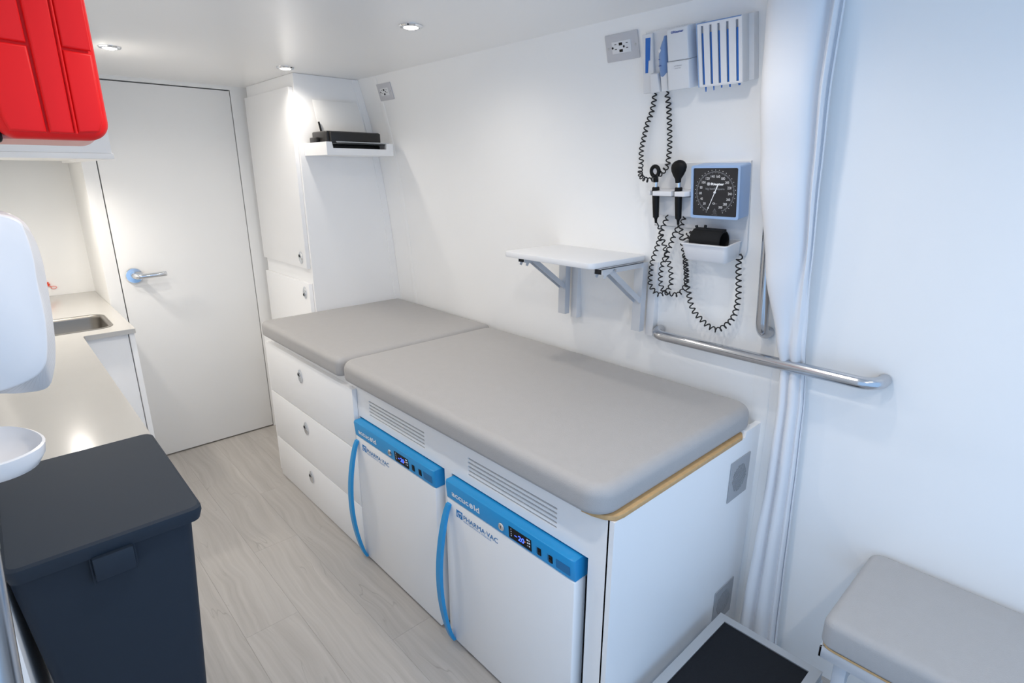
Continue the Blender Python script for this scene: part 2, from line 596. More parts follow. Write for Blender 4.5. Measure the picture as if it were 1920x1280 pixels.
# ================================================================ TALL CABINET
XT = 1.155
t = thing('tall_cabinet', 'tall white corner cabinet with two latched doors between grey bed and door', 'cabinet', (XT, 2.715, 0))
xo = 1.649 - XT
zs = [0.0, 0.8] + [0.8 + 1.129 * k / 14 for k in range(1, 15)]
o = [(0, 0)] + [(prof(z) - XT - 0.001, z) for z in zs] + [(0, 1.929)]
MB().prism(o, lambda a, b_, d: Vector((a, d, b_)), -0.010, 0.590).obj('body', 'cab', t)
MB().box(0.130, 0.30, 0.5905, YB - 2.715 - 0.001, 0.0, 1.929).obj('side_filler', 'cab', t)
# scribe strip where the side meets the curved wall
sc = [(prof(z) - XT - 0.001, z) for z in zs[1:]] + [(prof(z) - XT - 0.036, z) for z in reversed(zs[1:])]
MB().prism(sc, lambda a, b_, d: Vector((a, d, b_)), -0.014, -0.0102).obj('scribe_strip', 'cab', t)


def oval_latch(parent, x, y, z, m='chrome', hole=+1, s=1.22):
    """oval push latch standing proud on a front that faces -X"""
    k = MB()
    k.lathe([(0.0155 * s, 0), (0.0155 * s, 0.004), (0.0125 * s, 0.0065), (0.0, 0.0065)], (x, y, z), (-1, 0, 0), 30)
    for v in k.bm.verts:
        v.co.z = z + (v.co.z - z) * 1.62
    p = k.obj('latch', m, parent)
    q = MB()
    q.lathe([(0.0085 * s, 0.0), (0.0085 * s, 0.0035), (0.0065 * s, 0.004)], (x - 0.0058, y, z + hole * 0.008 * s), (-1, 0, 0), 22)
    q.obj('latch_ring', 'steel', p)
    q = MB()
    q.lathe([(0.0055 * s, 0.0), (0.0055 * s, 0.0022)], (x - 0.0088, y, z + hole * 0.008 * s), (-1, 0, 0), 18)
    q.obj('latch_button', 'dark', p)
    return p


dr = MB().box(-0.020, -0.001, 0.006, 0.580, 1.043, 1.872, bev=0.0015).obj('door', 'cab', t)
oval_latch(dr, -0.020, 0.060, 1.094, hole=1)
dr = MB().box(-0.020, -0.001, 0.006, 0.580, 0.20, 0.969, bev=0.0015).obj('door', 'cab', t)
oval_latch(dr, -0.020, 0.055, 0.918, hole=-1)

# ================================================================ PRINTER SHELF, PRINTER
t = thing('printer_shelf', 'small white box shelf with notched front on the tall cabinet side', 'shelf', (1.175, 2.704, 1.575))
o = [(0, 0), (0.335, 0), (0.335, 0.055), (0.300, 0.055), (0.298, 0.028), (0.030, 0.028), (0.026, 0.055), (0, 0.055)]
MB().prism(o, lambda a, b_, d: Vector((a, -d, b_)), 0.220, 0.234, bev=0.0008).obj('front_panel', 'cab', t)
MB().box(0, 0.014, -0.220, -0.001, 0, 0.055).obj('side_panel', 'cab', t)
MB().box(0.321, 0.335, -0.220, -0.001, 0, 0.055).obj('side_panel', 'cab', t)
MB().box(0.014, 0.321, -0.220, -0.001, 0, 0.020).obj('bottom_panel', 'cab', t)

t = thing('printer', 'compact black inkjet printer with rear paper feed on the small wall shelf', 'printer', (1.205, 2.51, 1.5955))
MB().box(0.0, 0.270, 0.015, 0.165, 0.024, 0.084, bev=0.007, seg=3).obj('body', 'printer', t)
MB().box(0.012, 0.262, -0.002, 0.015, 0.030, 0.080, bev=0.004).obj('front_panel', 'printer', t)
MB().box(0.012, 0.262, 0.010, 0.16, 0.0, 0.024, bev=0.002).obj('base', 'black', t)
MB().box(-0.018, 0.0, 0.085, 0.155, 0.024, 0.058, bev=0.004).obj('side_cover', 'printer', t)
MB().prism([(0.02, 0.045), (0.285, 0.047), (0.29, -0.012), (0.015, -0.012), (0.045, 0.010)][::1],
           lambda a, b_, d: Vector((a, -b_ + 0.012, 0.026 + d + (b_ + 0.02) * 0.12)), 0, 0.004).obj('output_tray', 'frame', t)
MB().tube([(0.030, 0.125, 0.080), (0.024, 0.133, 0.128)], 0.0042, 10).obj('paper_guide', 'black', t)
o = MB()
o.prism([(0.025, 0), (0.262, 0), (0.236, 0.150), (0.012, 0.150)], lambda a, b_, d: Vector((a + 1.205, 2.640 + b_ * 0.16 + d, 1.672 + b_ * 0.98)), 0, 0.0012)
tag(o.obj('paper_sheet', 'paper'), 'blank white paper stack standing in the printer rear feed', 'paper')


# ================================================================ WALL OUTLETS
def outlet(y, z, label, w=0.118, h=0.074):
    t = thing('wall_outlet', label, 'outlet', mtx=wall_frame(y, z), group='double outlets with charging ports')
    MB().box(-w / 2, w / 2, -h / 2, h / 2, 0, 0.006, bev=0.0025).obj('cover_plate', 'pcw', t)
    MB().box(-0.034, 0.034, -0.0165, 0.0165, 0.005, 0.0082, bev=0.001).obj('receptacle', 'whitemat', t)
    for (a, b_) in ((-0.020, 0.009), (-0.020, -0.004), (0.021, 0.009), (0.021, -0.004)):
        MB().box(a - 0.0035, a + 0.0035, b_ - 0.0009, b_ + 0.0009, 0.008, 0.0088).obj('slot', 'dark', t)
    for a in (-0.031, 0.0095):
        MB().lathe([(0.0032, 0), (0.0032, 0.0008)], (a, 0.0005, 0.0081), (0, 0, 1), 16).obj('ground_hole', 'dark', t)
    for b_ in (0.0085, -0.0095):
        MB().box(-0.0075, 0.0045, b_ - 0.0036, b_ + 0.0036, 0.008, 0.0089).obj('charging_port', 'black', t)
    for a in (-0.049, 0.049):
        MB().lathe([(0.0032, 0), (0.0032, 0.0008), (0.002, 0.0012)], (a, 0, 0.006), (0, 0, 1), 16).obj('screw', 'frame', t)
    return t


outlet(1.1375, 1.858, 'grey double wall outlet beside the thermometer station')
outlet(2.485, 1.860, 'small grey double wall outlet high beside the printer')

# ================================================================ BED BASE
XB = 0.915
t = thing('drawer_cabinet', 'white cabinet of three latched drawers under the far end of bed', 'cabinet', (XB, 1.85, 0))
b = MB()
b.box(0, 0.733, 0.001, 0.853, 0, 0.744)
b.box(0, XT - XB - 0.022, 0.853, 0.945, 0, 0.744)
b.obj('body', 'cab', t)
for i, (z0, z1) in enumerate(((0.004, 0.2175), (0.2225, 0.4665), (0.4715, 0.722))):
    d = MB().box(-0.020, -0.001, 0.003, 0.873, z0, z1, bev=0.0022).obj('drawer', 'cab', t)
    oval_latch(d, -0.020, 0.482, (0.151, 0.396, 0.646)[i], hole=1)
MB().box(-0.001, 0.016, 0.001, 0.945, 0.7445, 0.757).obj('top_rail', 'cab', t)

t = thing('freezer_cabinet', 'white bed base housing two small freezers with slotted vents above', 'cabinet', (XB, 1.85, 0))
# fascia: (a along from far end, b up), faces -X
FF = lambda a, b_, d: Vector((-d, -a, b_))
outer = [(0.0, 0.0), (0.004, 0.0), (0.004, 0.612), (0.548, 0.612), (0.548, 0.0), (0.585, 0.0), (0.585, 0.612), (1.130, 0.612), (1.130, 0.0), (1.1865, 0.0), (1.1865, 0.7445), (1.118, 0.7445), (1.108, 0.757), (0.0, 0.757)]
holes = []
for (a0, a1) in ((0.084, 0.443), (0.668, 1.026)):
    for k in range(5):
        zc = 0.6965 - k * 0.0134
        holes.append(rrect(a0, a1, zc - 0.0029, zc + 0.0029, 0.0028, 3))
MB().plate(outer, holes, FF, -0.004, 0.0).obj('front_panel', 'cab', t, smooth=0)
k = MB()
k.box(0.0042, 0.016, -1.105, -0.002, 0.6125, 0.7565)
k.obj('vent_backing', 'vent', t)
MB().box(0.0045, 0.733, -0.583, -0.549, 0.0, 0.612).obj('divider', 'cab', t)
MB().box(0.640, 0.733, -1.18, -0.002, 0.0, 0.744).obj('back_panel', 'cab', t)
MB().box(0.016, 0.640, -1.18, -0.002, 0.7, 0.744).obj('top_panel', 'cab', t)
# end panel facing the camera side, with raised back corner and two vents backed by black discs
EP = lambda a, b_, d: Vector((a - XB, 0.668 - 1.85 - d, b_))
outer = [(XB, 0.0), (1.649, 0.0), (1.649, 0.762), (1.552, 0.762), (1.545, 0.7445), (XB, 0.7445)]
MB().prism(outer, EP, 0.0, 0.018).obj('end_panel', 'cab', t)
for zc, lbl in ((0.618, 'u'), (0.162, 'l')):
    g = MB()
    hl = []
    r = 0.0465
    st = 0.0068
    row = 0
    yy = -r + 0.004
    while yy < r - 0.002:
        xx = -r + (st / 2 if row % 2 else 0)
        while xx < r:
            if xx * xx + yy * yy < (r - 0.003) ** 2:
                hl.append([(1.533 + xx + 0.0029 * math.cos(PI / 3 * q), zc + yy + 0.0029 * math.sin(PI / 3 * q)) for q in range(6)])
            xx += st
        yy += st * 0.866
        row += 1
    q = MB()
    q.plate(rrect(1.473, 1.593, zc - 0.066, zc + 0.066, 0.002, 2), hl, EP, 0.0190, 0.0210)
    q.obj('vent_cover', 'vent', t, smooth=0)
    MB().lathe([(0.048, 0.0), (0.048, 0.0006)], (1.533 - XB, 0.6496 - 1.85, zc), (0, -1, 0), 30).obj('vent_shade_disc', 'black', t)  # flat black disc imitating the shade behind the vent holes
# plywood deck under the cushions, as its own board
k = MB()
k.prism([(0.945, 0.6465), (1.520, 0.6465), (1.545, 0.66), (1.56, 0.70), (1.60, 2.70), (0.936, 2.70), (0.936, 0.735), (0.893, 0.730), (0.896, 0.700), (0.906, 0.670), (0.922, 0.652)],
        XY, 0.7455, 0.7575, bev=0.0015)
tag(k.obj('bed_deck', 'ply'), 'thin plywood deck board under the grey bed cushions', 'board')

# cushions
k = MB().rpad(0.872, 1.618, 0.657, 1.902, 0.7580, 0.832, 0.062, 0.030, 0.016, 8, 7)
tag(k.obj('bed_cushion', 'pad', smooth=60), 'long grey upholstered bed cushion over the two freezers', 'cushion', 'grey examination bed cushions')
k = MB().rpad(0.872, 1.635, 1.906, 2.7035, 0.7580, 0.832, 0.030, 0.026, 0.016, 8, 7)
tag(k.obj('bed_cushion', 'pad', smooth=60), 'short grey upholstered bed cushion against the tall cabinet', 'cushion', 'grey examination bed cushions')


# ================================================================ FREEZERS
def freezer(y, label):
    Wd = 0.521
    t = thing('freezer', label, 'freezer', mtx=front_frame(0.890, y, 0.0), group='small white freezers with blue header')
    MB().box(0.010, Wd - 0.010, 0.024, 0.600, -0.60, -0.052, bev=0.003).obj('body', 'frz', t)
    MB().box(0.012, Wd - 0.009, 0.026, 0.58, -0.052, -0.044).obj('door_gasket', 'rubber', t)
    dd = MB().box(0.0, Wd, 0.010, 0.543, -0.044, 0.0, bev=0.004, seg=3).obj('door', 'frz', t)
    MB().box(Wd - 0.010, Wd + 0.0005, 0.03, 0.535, -0.052, -0.047).obj('hinge_strip', 'chrome', t)
    # header
    k = MB()
    rings = []
    pr = [(0.5445, -0.05), (0.5445, -0.002), (0.547, 0.0015), (0.599, 0.0060), (0.6035, 0.0045), (0.6055, 0.000), (0.6065, -0.05)]
    for a, ins in ((0.001, 0.003), (0.004, 0.0), (Wd - 0.018, 0.0), (Wd - 0.006, 0.0015), (Wd, 0.004)):
        rings.append([Vector((a, z if 0 else (0.576 + (z - 0.576) * (1 - 0.0 * ins)), n - (ins if n > 0 else 0))) for z, n in pr])
    k.loft(rings)
    hd = k.obj('control_header', 'blue', t, smooth=25)
    hf = lambda a, b_, d: Vector((a, b_, 0.0015 + (b_ - 0.547) * (0.0045 / 0.052) + d))
    df = lambda a, b_, d: Vector((a, b_, d))
    text('lettering', 'accuc', hf, 0.031, 0.5625, 0.0190, 0.0810, 'print_white', hd, bold=0.022, d=0.0006)
    text('lettering', 'ld', hf, 0.1375, 0.5625, 0.0190, 0.0245, 'print_white', hd, bold=0.022, d=0.0006)
    # the o of the word: ring with a small flower mark inside
    k = MB()
    cx, cz = 0.1245, 0.5697
    k.lathe([(0.0084, 0), (0.0084, 0.0008), (0.0054, 0.0008), (0.0054, 0)], hf(cx, cz, 0), (0, -0.11, 1), 24, cap=False)
    for q in range(6):
        a = PI / 3 * q
        k.lathe([(0.0013, 0.0), (0.0013, 0.0009)], hf(cx + 0.0028 * math.cos(a), cz + 0.0028 * math.sin(a), 0), (0, -0.11, 1), 8)
    k.lathe([(0.0012, 0.0), (0.0012, 0.0009)], hf(cx, cz, 0), (0, -0.11, 1), 8)
    k.obj('letter_ring', 'print_white', hd)
    kl = MB().lathe([(0.0115, 0), (0.0115, 0.003), (0.009, 0.005), (0.0, 0.005)], hf(0.258, 0.570, 0), (0, 0, 1), 28).obj('key_lock', 'chrome', hd)
    MB().box(0.2573, 0.2587, 0.566, 0.574, hf(0, .570, 0).z + 0.0045, hf(0, .570, 0).z + 0.0056).obj('key_slot', 'dark', hd)
    k = MB().prism([(0.288, 0.5525), (0.374, 0.5525), (0.374, 0.5885), (0.288, 0.5885)], hf, 0.0, 0.0012)
    k.obj('display', 'black', hd)
    text('digit_lettering', '20', hf, 0.3245, 0.5625, 0.0155, 0.024, 'led', hd, bold=0.012, d=0.0016, shear=0.1)
    MB().prism([(0.311, 0.5685), (0.3205, 0.5685), (0.3205, 0.5702), (0.311, 0.5702)], hf, 0.0012, 0.0016).obj('minus_sign', 'led', hd)
    MB().lathe([(0.0012, 0), (0.0012, 0.0006)], hf(0.3515, 0.571, 0.0012), (0, 0, 1), 10).obj('indicator_dot', 'ledo', hd)
    k = MB()
    for j in range(4):
        z = 0.5825 - j * 0.0075
        k.prism([(0.296, z), (0.2995, z), (0.2978, z + 0.003)] if j < 3 else [(0.296, z + 0.003), (0.2995, z + 0.003), (0.2978, z)], hf, 0.0012, 0.0016)
    for a, z, w, h in ((0.3585, 0.580, 0.005, 0.0045), (0.366, 0.5815, 0.003, 0.003), (0.359, 0.5715, 0.005, 0.0035), (0.3665, 0.5725, 0.004, 0.0045), (0.366, 0.563, 0.003, 0.0045), (0.3585, 0.5635, 0.004, 0.001)):
        k.prism([(a, z), (a + w, z), (a + w, z + h), (a, z + h)], hf, 0.0012, 0.0016)
    k.obj('display_symbols', 'ledw', hd, kind='stuff')
    for a in (0.3965, 0.4365):
        sw = MB().prism(rrect(a, a + 0.0130, 0.5585, 0.5800, 0.001, 2), hf, 0, 0.0015).obj('rocker_switch', 'black', hd)
        MB().prism([(a + 0.0015, 0.5605), (a + 0.0115, 0.5605), (a + 0.0115, 0.5695), (a + 0.0015, 0.5695)], hf, 0.0015, 0.0026).obj('rocker', 'rubber', sw)
        k = MB()
        for j in range(6):
            z = 0.5600 + j * 0.0035
            k.prism([(a - 0.0055, z), (a - 0.0030, z), (a - 0.0030, z + 0.0022), (a - 0.0055, z + 0.0022)], hf, 0.0002, 0.0005)
        k.obj('switch_caption', 'blue_dark', hd, kind='stuff')
    k = MB()
    k.prism(rrect(0.461, 0.508, 0.5565, 0.5825, 0.002, 2), hf, 0.0, 0.0006)
    k.obj('grille_patch', 'blue_dark', hd)
    # door print
    text('lettering', 'PHARMA·VAC', df, 0.0815, 0.5015, 0.0155, 0.1560, 'print_blue', dd, heavy=0.00035, d=0.0005)
    text('small_lettering', 'PERFORMANCE FREEZER', df, 0.0815, 0.4935, 0.0052, 0.1280, 'print_blue', dd, bold=0.0, d=0.0005, spacing=1.15)
    bd = MB().prism([(0.047, 0.4965), (0.0765, 0.4965), (0.0765, 0.5215), (0.047, 0.5215)], df, 0.0, 0.0005).obj('print_badge', 'print_blue', dd)
    k = MB()
    rr = random.Random(3)
    for (cx, cz, r_, a0, a1) in ((0.058, 0.508, 0.006, 40, 300), (0.066, 0.511, 0.0055, -60, 200), (0.062, 0.503, 0.005, 160, 380), (0.069, 0.5165, 0.0035, 180, 330)):
        pts = [df(cx + r_ * math.cos(math.radians(a0 + (a1 - a0) * j / 12)), cz + r_ * math.sin(math.radians(a0 + (a1 - a0) * j / 12)), 0.0007) for j in range(13)]
        k.tube(pts, 0.0006, 4)
    k.obj('badge_emblem', 'print_white', dd)
    # bowed strap handle on the left edge
    rings = []
    for j in range(25):
        s_ = j / 24
        z = 0.527 - s_ * 0.515
        bow = math.sin(PI * s_) ** 0.75
        n0 = -0.002 + 0.046 * bow
        th = 0.011
        wd = 0.0125 - 0.003 * abs(2 * s_ - 1) ** 3
        c = 0.013
        # slab normal follows the bow
        nx = math.cos(PI * s_) * 0.35
        rings.append([Vector((c - wd, z, n0)), Vector((c - wd + 0.002, z, n0 + th)), Vector((c + wd - 0.002, z, n0 + th)), Vector((c + wd, z, n0 + th - 0.003)), Vector((c + wd, z, n0))])
    MB().loft(rings).obj('handle', 'blue', dd, smooth=40)
    for q in (0.03, Wd - 0.03):
        for dn in (-0.2, -0.5):
            MB().lathe([(0.012, 0.0), (0.012, 0.024)], (q, 0.0, dn), (0, 1, 0), 12).obj('foot', 'rubber', t)
    return t


freezer(1.8400, 'small white freezer with blue header beside the drawers')
freezer(1.2590, 'small white freezer with blue header at the near end of the bed')

# ================================================================ FOLD-DOWN SHELF
t = thing('fold_down_shelf', 'white fold-down wall shelf on two hinged metal brackets above the bed', 'shelf', (1.618, 1.278, 1.237))
k = MB().rpad(-0.297, -0.004, -0.200, 0.202, -0.0185, 0.0, 0.024, 0.003, 0.003, 5, 2)
k.obj('shelf_top', 'whitemat', t)
for yb in (0.142, -0.198):
    br = MB()
    # wall channel (open U) and backing
    br.box(-0.048, -0.045, yb - 0.017, yb + 0.017, -0.255, -0.020)
    br.box(-0.045, -0.022, yb + 0.0145, yb + 0.017, -0.255, -0.020)
    br.box(-0.045, -0.022, yb - 0.017, yb - 0.0145, -0.255, -0.020)
    b_ = br.obj('bracket', 'alu', t)
    MB().box(-0.015, 0.012, yb - 0.048, yb - 0.0185, -0.270, -0.019, bev=0.001).obj('wall_block', 'whitemat', t)
    a_ = MB()
    a_.box(-0.262, -0.045, yb - 0.014, yb - 0.012, -0.036, -0.019)
    a_.box(-0.262, -0.045, yb + 0.012, yb + 0.014, -0.036, -0.019)
    a_.box(-0.262, -0.045, yb - 0.014, yb + 0.014, -0.021, -0.019)
    a_.obj('shelf_arm', 'alu', b_)
    # diagonal strut, a folded channel
    s_ = MB()
    p0, p1 = Vector((-0.215, yb, -0.030)), Vector((-0.046, yb, -0.150))
    dirv = (p1 - p0).normalized()
    up = Vector((dirv.z, 0, -dirv.x)).normalized()
    if up.z < 0: up = -up
    for off, hw, hh in ((Vector((0, -0.012, 0)), 0.0012, 0.009), (Vector((0, 0.012, 0)), 0.0012, 0.009)):
        rings = []
        for p in (p0, p1):
            c = p + off
            rings.append([c + Vector((0, -hw, 0)) - up * hh, c + Vector((0, hw, 0)) - up * hh, c + Vector((0, hw, 0)) + up * hh, c + Vector((0, -hw, 0)) + up * hh])
        s_.loft(rings)
    s_.obj('strut', 'alu', b_)
    for q0, q1 in ((-0.0165, -0.0145), (0.0145, 0.0165)):
      MB().prism([(-0.262, -0.021), (-0.205, -0.021), (-0.215, -0.034), (-0.240, -0.040), (-0.247, -0.050), (-0.256, -0.046), (-0.253, -0.038), (-0.262, -0.036)],
             lambda a, c, d: Vector((a, yb + d, c)), q0, q1).obj('latch_plate', 'alu', b_)
    MB().box(-0.2635, -0.262, yb - 0.012, yb + 0.012, -0.035, -0.0205).obj('arm_end_shade', 'dark', b_)  # dark plate stands in for the shade inside the open channel end
    MB().lathe([(0.0045, 0), (0.0045, 0.003), (0.002, 0.004)], (-0.200, yb - 0.0155, -0.028), (0, -1, 0), 14).obj('rivet', 'chrome', b_)

# ================================================================ DIAGNOSTIC STATION (upper)
fA = wall_frame(0.90, 1.80)
t = thing('thermometer_station', 'white wall station with ear thermometer cradle high beside the outlet', 'medical station', mtx=fA)
MB().prism([(-0.140, 0.084), (0.030, 0.084), (0.030, -0.070), (-0.156, -0.075)], loc3, 0.0, 0.024, bev=0.003).obj('back_plate', 'whitemat', t)
MB().prism([(-0.146, 0.080), (-0.112, 0.080), (-0.118, -0.072), (-0.156, -0.073)], loc3, 0.024, 0.034, bev=0.003).obj('cover_pocket', 'whitemat', t)
MB().prism([(-0.1335, 0.0705), (-0.1180, 0.0700), (-0.1250, 0.0135), (-0.1300, 0.0125), (-0.1345, -0.0186), (-0.1425, -0.0184)], loc3, 0.034, 0.0355).obj('probe_cover_stack', 'spec', t)
MB().prism([(-0.118, -0.021), (-0.0935, -0.022), (-0.0905, -0.071), (-0.119, -0.072)], loc3, 0.024, 0.050, bev=0.003).obj('cradle_cup', 'whitemat', t)
MB().prism([(-0.0845, -0.022), (-0.063, -0.023), (-0.064, -0.071), (-0.0845, -0.071)], loc3, 0.024, 0.050, bev=0.003).obj('cradle_cup', 'whitemat', t)
k = MB()
k.prism([(-0.0455, 0.082), (0.017, 0.082), (0.016, 0.0038), (-0.0465, 0.0038)], loc3, 0.024, 0.068, bev=0.004, seg=3)
k.obj('control_box', 'whitemat', t)
k = MB()
k.prism([(-0.0475, 0.003), (0.018, 0.003), (0.017, -0.068), (-0.0485, -0.069)], loc3, 0.024, 0.072, bev=0.004, seg=3)
k.obj('battery_box', 'whitemat', t)
text('lettering', 'Riester', loc3, -0.0245, 0.0700, 0.0052, 0.030, 'print_navy', t, bold=0.03, d=0.0686)
MB().lathe([(0.0028, 0), (0.0028, 0.0006), (0.0016, 0.0006), (0.0016, 0)], (-0.0285, 0.0722, 0.0682), (0, 0, 1), 16, cap=False).obj('logo_ring', 'print_navy', t)
text('lettering', '« ri-former', loc3, -0.0254, -0.0095, 0.0030, 0.024, 'print_grey', t, bold=0.01, d=0.0726)
text('lettering', 'model 3650', loc3, -0.0235, -0.0150, 0.0020, 0.018, 'print_grey', t, bold=0.01, d=0.0726)

# thermometer resting in its cradle: top-level
t = thing('ear_thermometer', 'steel-blue ear thermometer resting in the white wall station', 'thermometer', mtx=fA)
rings = []
for vv, cx, w, n_, th in ((-0.045, -0.082, 0.007, 0.037, 0.006), (-0.022, -0.074, 0.0125, 0.044, 0.012), (0.0, -0.0715, 0.0135, 0.047, 0.014), (0.022, -0.0700, 0.0130, 0.048, 0.014), (0.040, -0.0670, 0.0105, 0.048, 0.013),
                          (0.052, -0.0640, 0.0075, 0.048, 0.011), (0.060, -0.0610, 0.0045, 0.050, 0.008), (0.068, -0.0585, 0.0030, 0.053, 0.004)):
    rings.append([Vector((cx + w * math.cos(a * PI / 8), vv, n_ + th * math.sin(a * PI / 8))) for a in range(16)])
MB().loft(rings).obj('body', 'thermo', t, smooth=60)
MB().lathe([(0.0052, 0), (0.0052, 0.002), (0.0, 0.0035)], (-0.0745, 0.034, 0.0575), (-0.25, 0, 1), 18).obj('button', 'whitemat', t)
MB().box(-0.0790, -0.0745, 0.0125, 0.0138, 0.059, 0.0618).obj('grip_mark', 'print_navy', t)
MB().box(-0.0800, -0.0725, -0.0040, -0.0025, 0.058, 0.0615).obj('grip_mark', 'print_navy', t)

# specula dispenser
t = thing('specula_dispenser', 'white dispenser of blue ear specula in five slots beside the curtain', 'dispenser', mtx=fA)
MB().box(0.0335, 0.172, -0.070, 0.0805, 0.0, 0.026, bev=0.002).obj('back_plate', 'whitemat', t)
MB().box(0.1530, 0.1585, -0.0705, 0.0810, 0.026, 0.058, bev=0.001).obj('side_wall', 'whitemat', t)
MB().box(0.0335, 0.0375, -0.0705, 0.0810, 0.022, 0.056, bev=0.001).obj('side_wall', 'gauge', t)
MB().box(0.0395, 0.1560, 0.0785, 0.0810, 0.026, 0.060, bev=0.0008).obj('top_edge', 'thermo', t)
SL = [(0.0525, 0.0736, 'n'), (0.0752, 0.0731, 'n'), (0.0972, 0.0735, 'n'), (0.1200, 0.0736, 'n'), (0.1452, 0.0731, 'w')]
holes = [[(c - 0.0034, -0.0648), (c + 0.0034, -0.0648), (c + 0.0034, 0.0732), (c - 0.0034, 0.0732)] for c, _, _ in SL]
MB().plate([(0.0395, -0.0680), (0.1575, -0.0680), (0.1575, 0.0795), (0.0395, 0.0795)], holes, loc3, 0.0555, 0.0595).obj('front_cover', 'white', t, smooth=0)
MB().box(0.040, 0.157, -0.068, 0.079, 0.050, 0.052).obj('tube_backing', 'pcw', t)
for i, (c, top, kind) in enumerate(SL):
    hi = 0.0545 if kind == 'n' else 0.0545
    k = MB()
    z = -0.064
    while z < hi:
        k.lathe([(0.0024, 0.0), (0.0034, 0.0021), (0.0034, 0.0027)] if kind == 'n' else [(0.0036, 0.0), (0.0038, 0.0024), (0.0038, 0.0027)], (c + 0.0008, z, 0.0558), (0, 1, 0), 8)
        z += 0.0028
    k.obj('specula_stack', 'spec', t, kind='stuff')
    tipL = (0.0135, 0.012, 0.0078, 0.0082, 0.006)[i]
    w = (0.0022, 0.0020, 0.0024, 0.0028, 0.0042)[i]
    MB().lathe([(w, 0.0), (w * 0.55, -tipL)], (c, -0.070, 0.0500), (0, 1, 0), 12).obj('specula_tip', 'spec', t)
MB().box(0.0400, 0.1560, -0.0705, -0.0680, 0.028, 0.0590, bev=0.0008).obj('bottom_edge', 'white', t)

# ================================================================ GAUGE STATION (lower)
fB = wall_frame(0.85, 1.40)
t = thing('gauge_station', 'white wall panel behind the blood pressure gauge with handle rest and basket', 'wall panel', mtx=fB)
MB().prism([(-0.205, 0.128), (0.112, 0.1335), (0.114, -0.114), (0.108, -0.133), (-0.045, -0.13), (-0.05, -0.058), (-0.197, -0.062)], loc3, 0.0, 0.010, bev=0.003).obj('back_plate', 'whitemat', t)
MB().box(-0.172, -0.046, -0.024, 0.034, 0.010, 0.030, bev=0.002).obj('cord_housing', 'whitemat', t)
# handle rest with two keyhole notches
o = [(-0.200, 0.010), (-0.045, 0.010), (-0.045, 0.055), (-0.0555, 0.066), (-0.0880, 0.066), (-0.0880, 0.050), (-0.0780, 0.044), (-0.0830, 0.036), (-0.0930, 0.036), (-0.0975, 0.050), (-0.0995, 0.066),
     (-0.1640, 0.066), (-0.1645, 0.050), (-0.1560, 0.044), (-0.1600, 0.036), (-0.1700, 0.036), (-0.1745, 0.050), (-0.1770, 0.060), (-0.1830, 0.058)]
MB().prism(o, lambda a, c, d: Vector((a, d, c)), 0.0415, 0.0555, bev=0.0012).obj('handle_rest', 'white', t)
# gauge itself
t = thing('blood_pressure_gauge', 'square pale-blue wall gauge with black dial and white numbers', 'gauge', mtx=fB)
GX, GY = 0.0405, 0.0567
k = MB()
k.rpad(-0.0320, 0.1130, -0.0158, 0.1292, 0.010, 0.066, 0.006, 0.003, 0.001, 4, 2)
k.obj('housing', 'gauge', t)
k = MB()
k.plate(rrect(-0.0320, 0.1130, -0.0158, 0.1292, 0.006, 4), [rrect(-0.0255, 0.1065, -0.0088, 0.1225, 0.004, 4)], loc3, 0.0655, 0.0700)
k.obj('bezel', 'gauge', t, smooth=0)
MB().prism(rrect(-0.0262, 0.1072, -0.0095, 0.1232, 0.004, 4), loc3, 0.0655, 0.0670).obj('dial', 'gaugeface', t)
k = MB()
RO, RI = 0.0565, 0.0540


def ang(v): return math.radians(246 - (v / 300.0) * 312)


def arc_band(k, r0, r1, v0, v1, n=60):
    top = [loc3(GX + r1 * math.cos(ang(v0 + (v1 - v0) * j / n)), GY + r1 * math.sin(ang(v0 + (v1 - v0) * j / n)), 0.0672) for j in range(n + 1)]
    bot = [loc3(GX + r0 * math.cos(ang(v0 + (v1 - v0) * j / n)), GY + r0 * math.sin(ang(v0 + (v1 - v0) * j / n)), 0.0672) for j in range(n + 1)]
    k.loft([bot, top], False, False, closed=False)


arc_band(k, 0.0562, 0.0567, 0, 300)
arc_band(k, 0.0540, 0.0544, 0, 300)
for j in range(0, 151):
    v = j * 2
    a = ang(v)
    r0 = 0.0508 if v % 20 == 0 else (0.0520 if v % 10 == 0 else 0.0540)
    w = 0.00028 if v % 10 == 0 else 0.00018
    dx, dy = -math.sin(a) * w, math.cos(a) * w
    k.loft([[loc3(GX + r0 * math.cos(a) - dx, GY + r0 * math.sin(a) - dy, 0.0672), loc3(GX + r0 * math.cos(a) + dx, GY + r0 * math.sin(a) + dy, 0.0672)],
            [loc3(GX + 0.0565 * math.cos(a) - dx, GY + 0.0565 * math.sin(a) - dy, 0.0672), loc3(GX + 0.0565 * math.cos(a) + dx, GY + 0.0565 * math.sin(a) + dy, 0.0672)]], False, False, closed=False)
k.obj('scale_marks', 'print_grey', t, smooth=0, kind='stuff')
k = MB()
for j in range(31):
    a = ang(j * 10)
    k.lathe([(0.00095, 0.0), (0.00095, 0.0003)], (GX + 0.0603 * math.cos(a), GY + 0.0603 * math.sin(a), 0.0670), (0, 0, 1), 8)
k.obj('scale_dots', 'print_white', t, kind='stuff')
for v in range(20, 301, 20):
    a = ang(v)
    r_ = 0.0440
    text('dial_lettering', str(v), loc3, GX + r_ * math.cos(a), GY + r_ * math.sin(a) - 0.0034, 0.0068, 0.0075 if v < 100 else 0.0112, 'print_white', t, bold=0.0, d=0.0674, align='CENTER')
text('dial_lettering', 'Riester', loc3, 0.0275, 0.0765, 0.0062, 0.0400, 'print_white', t, bold=0.045, d=0.0674)
k = MB()
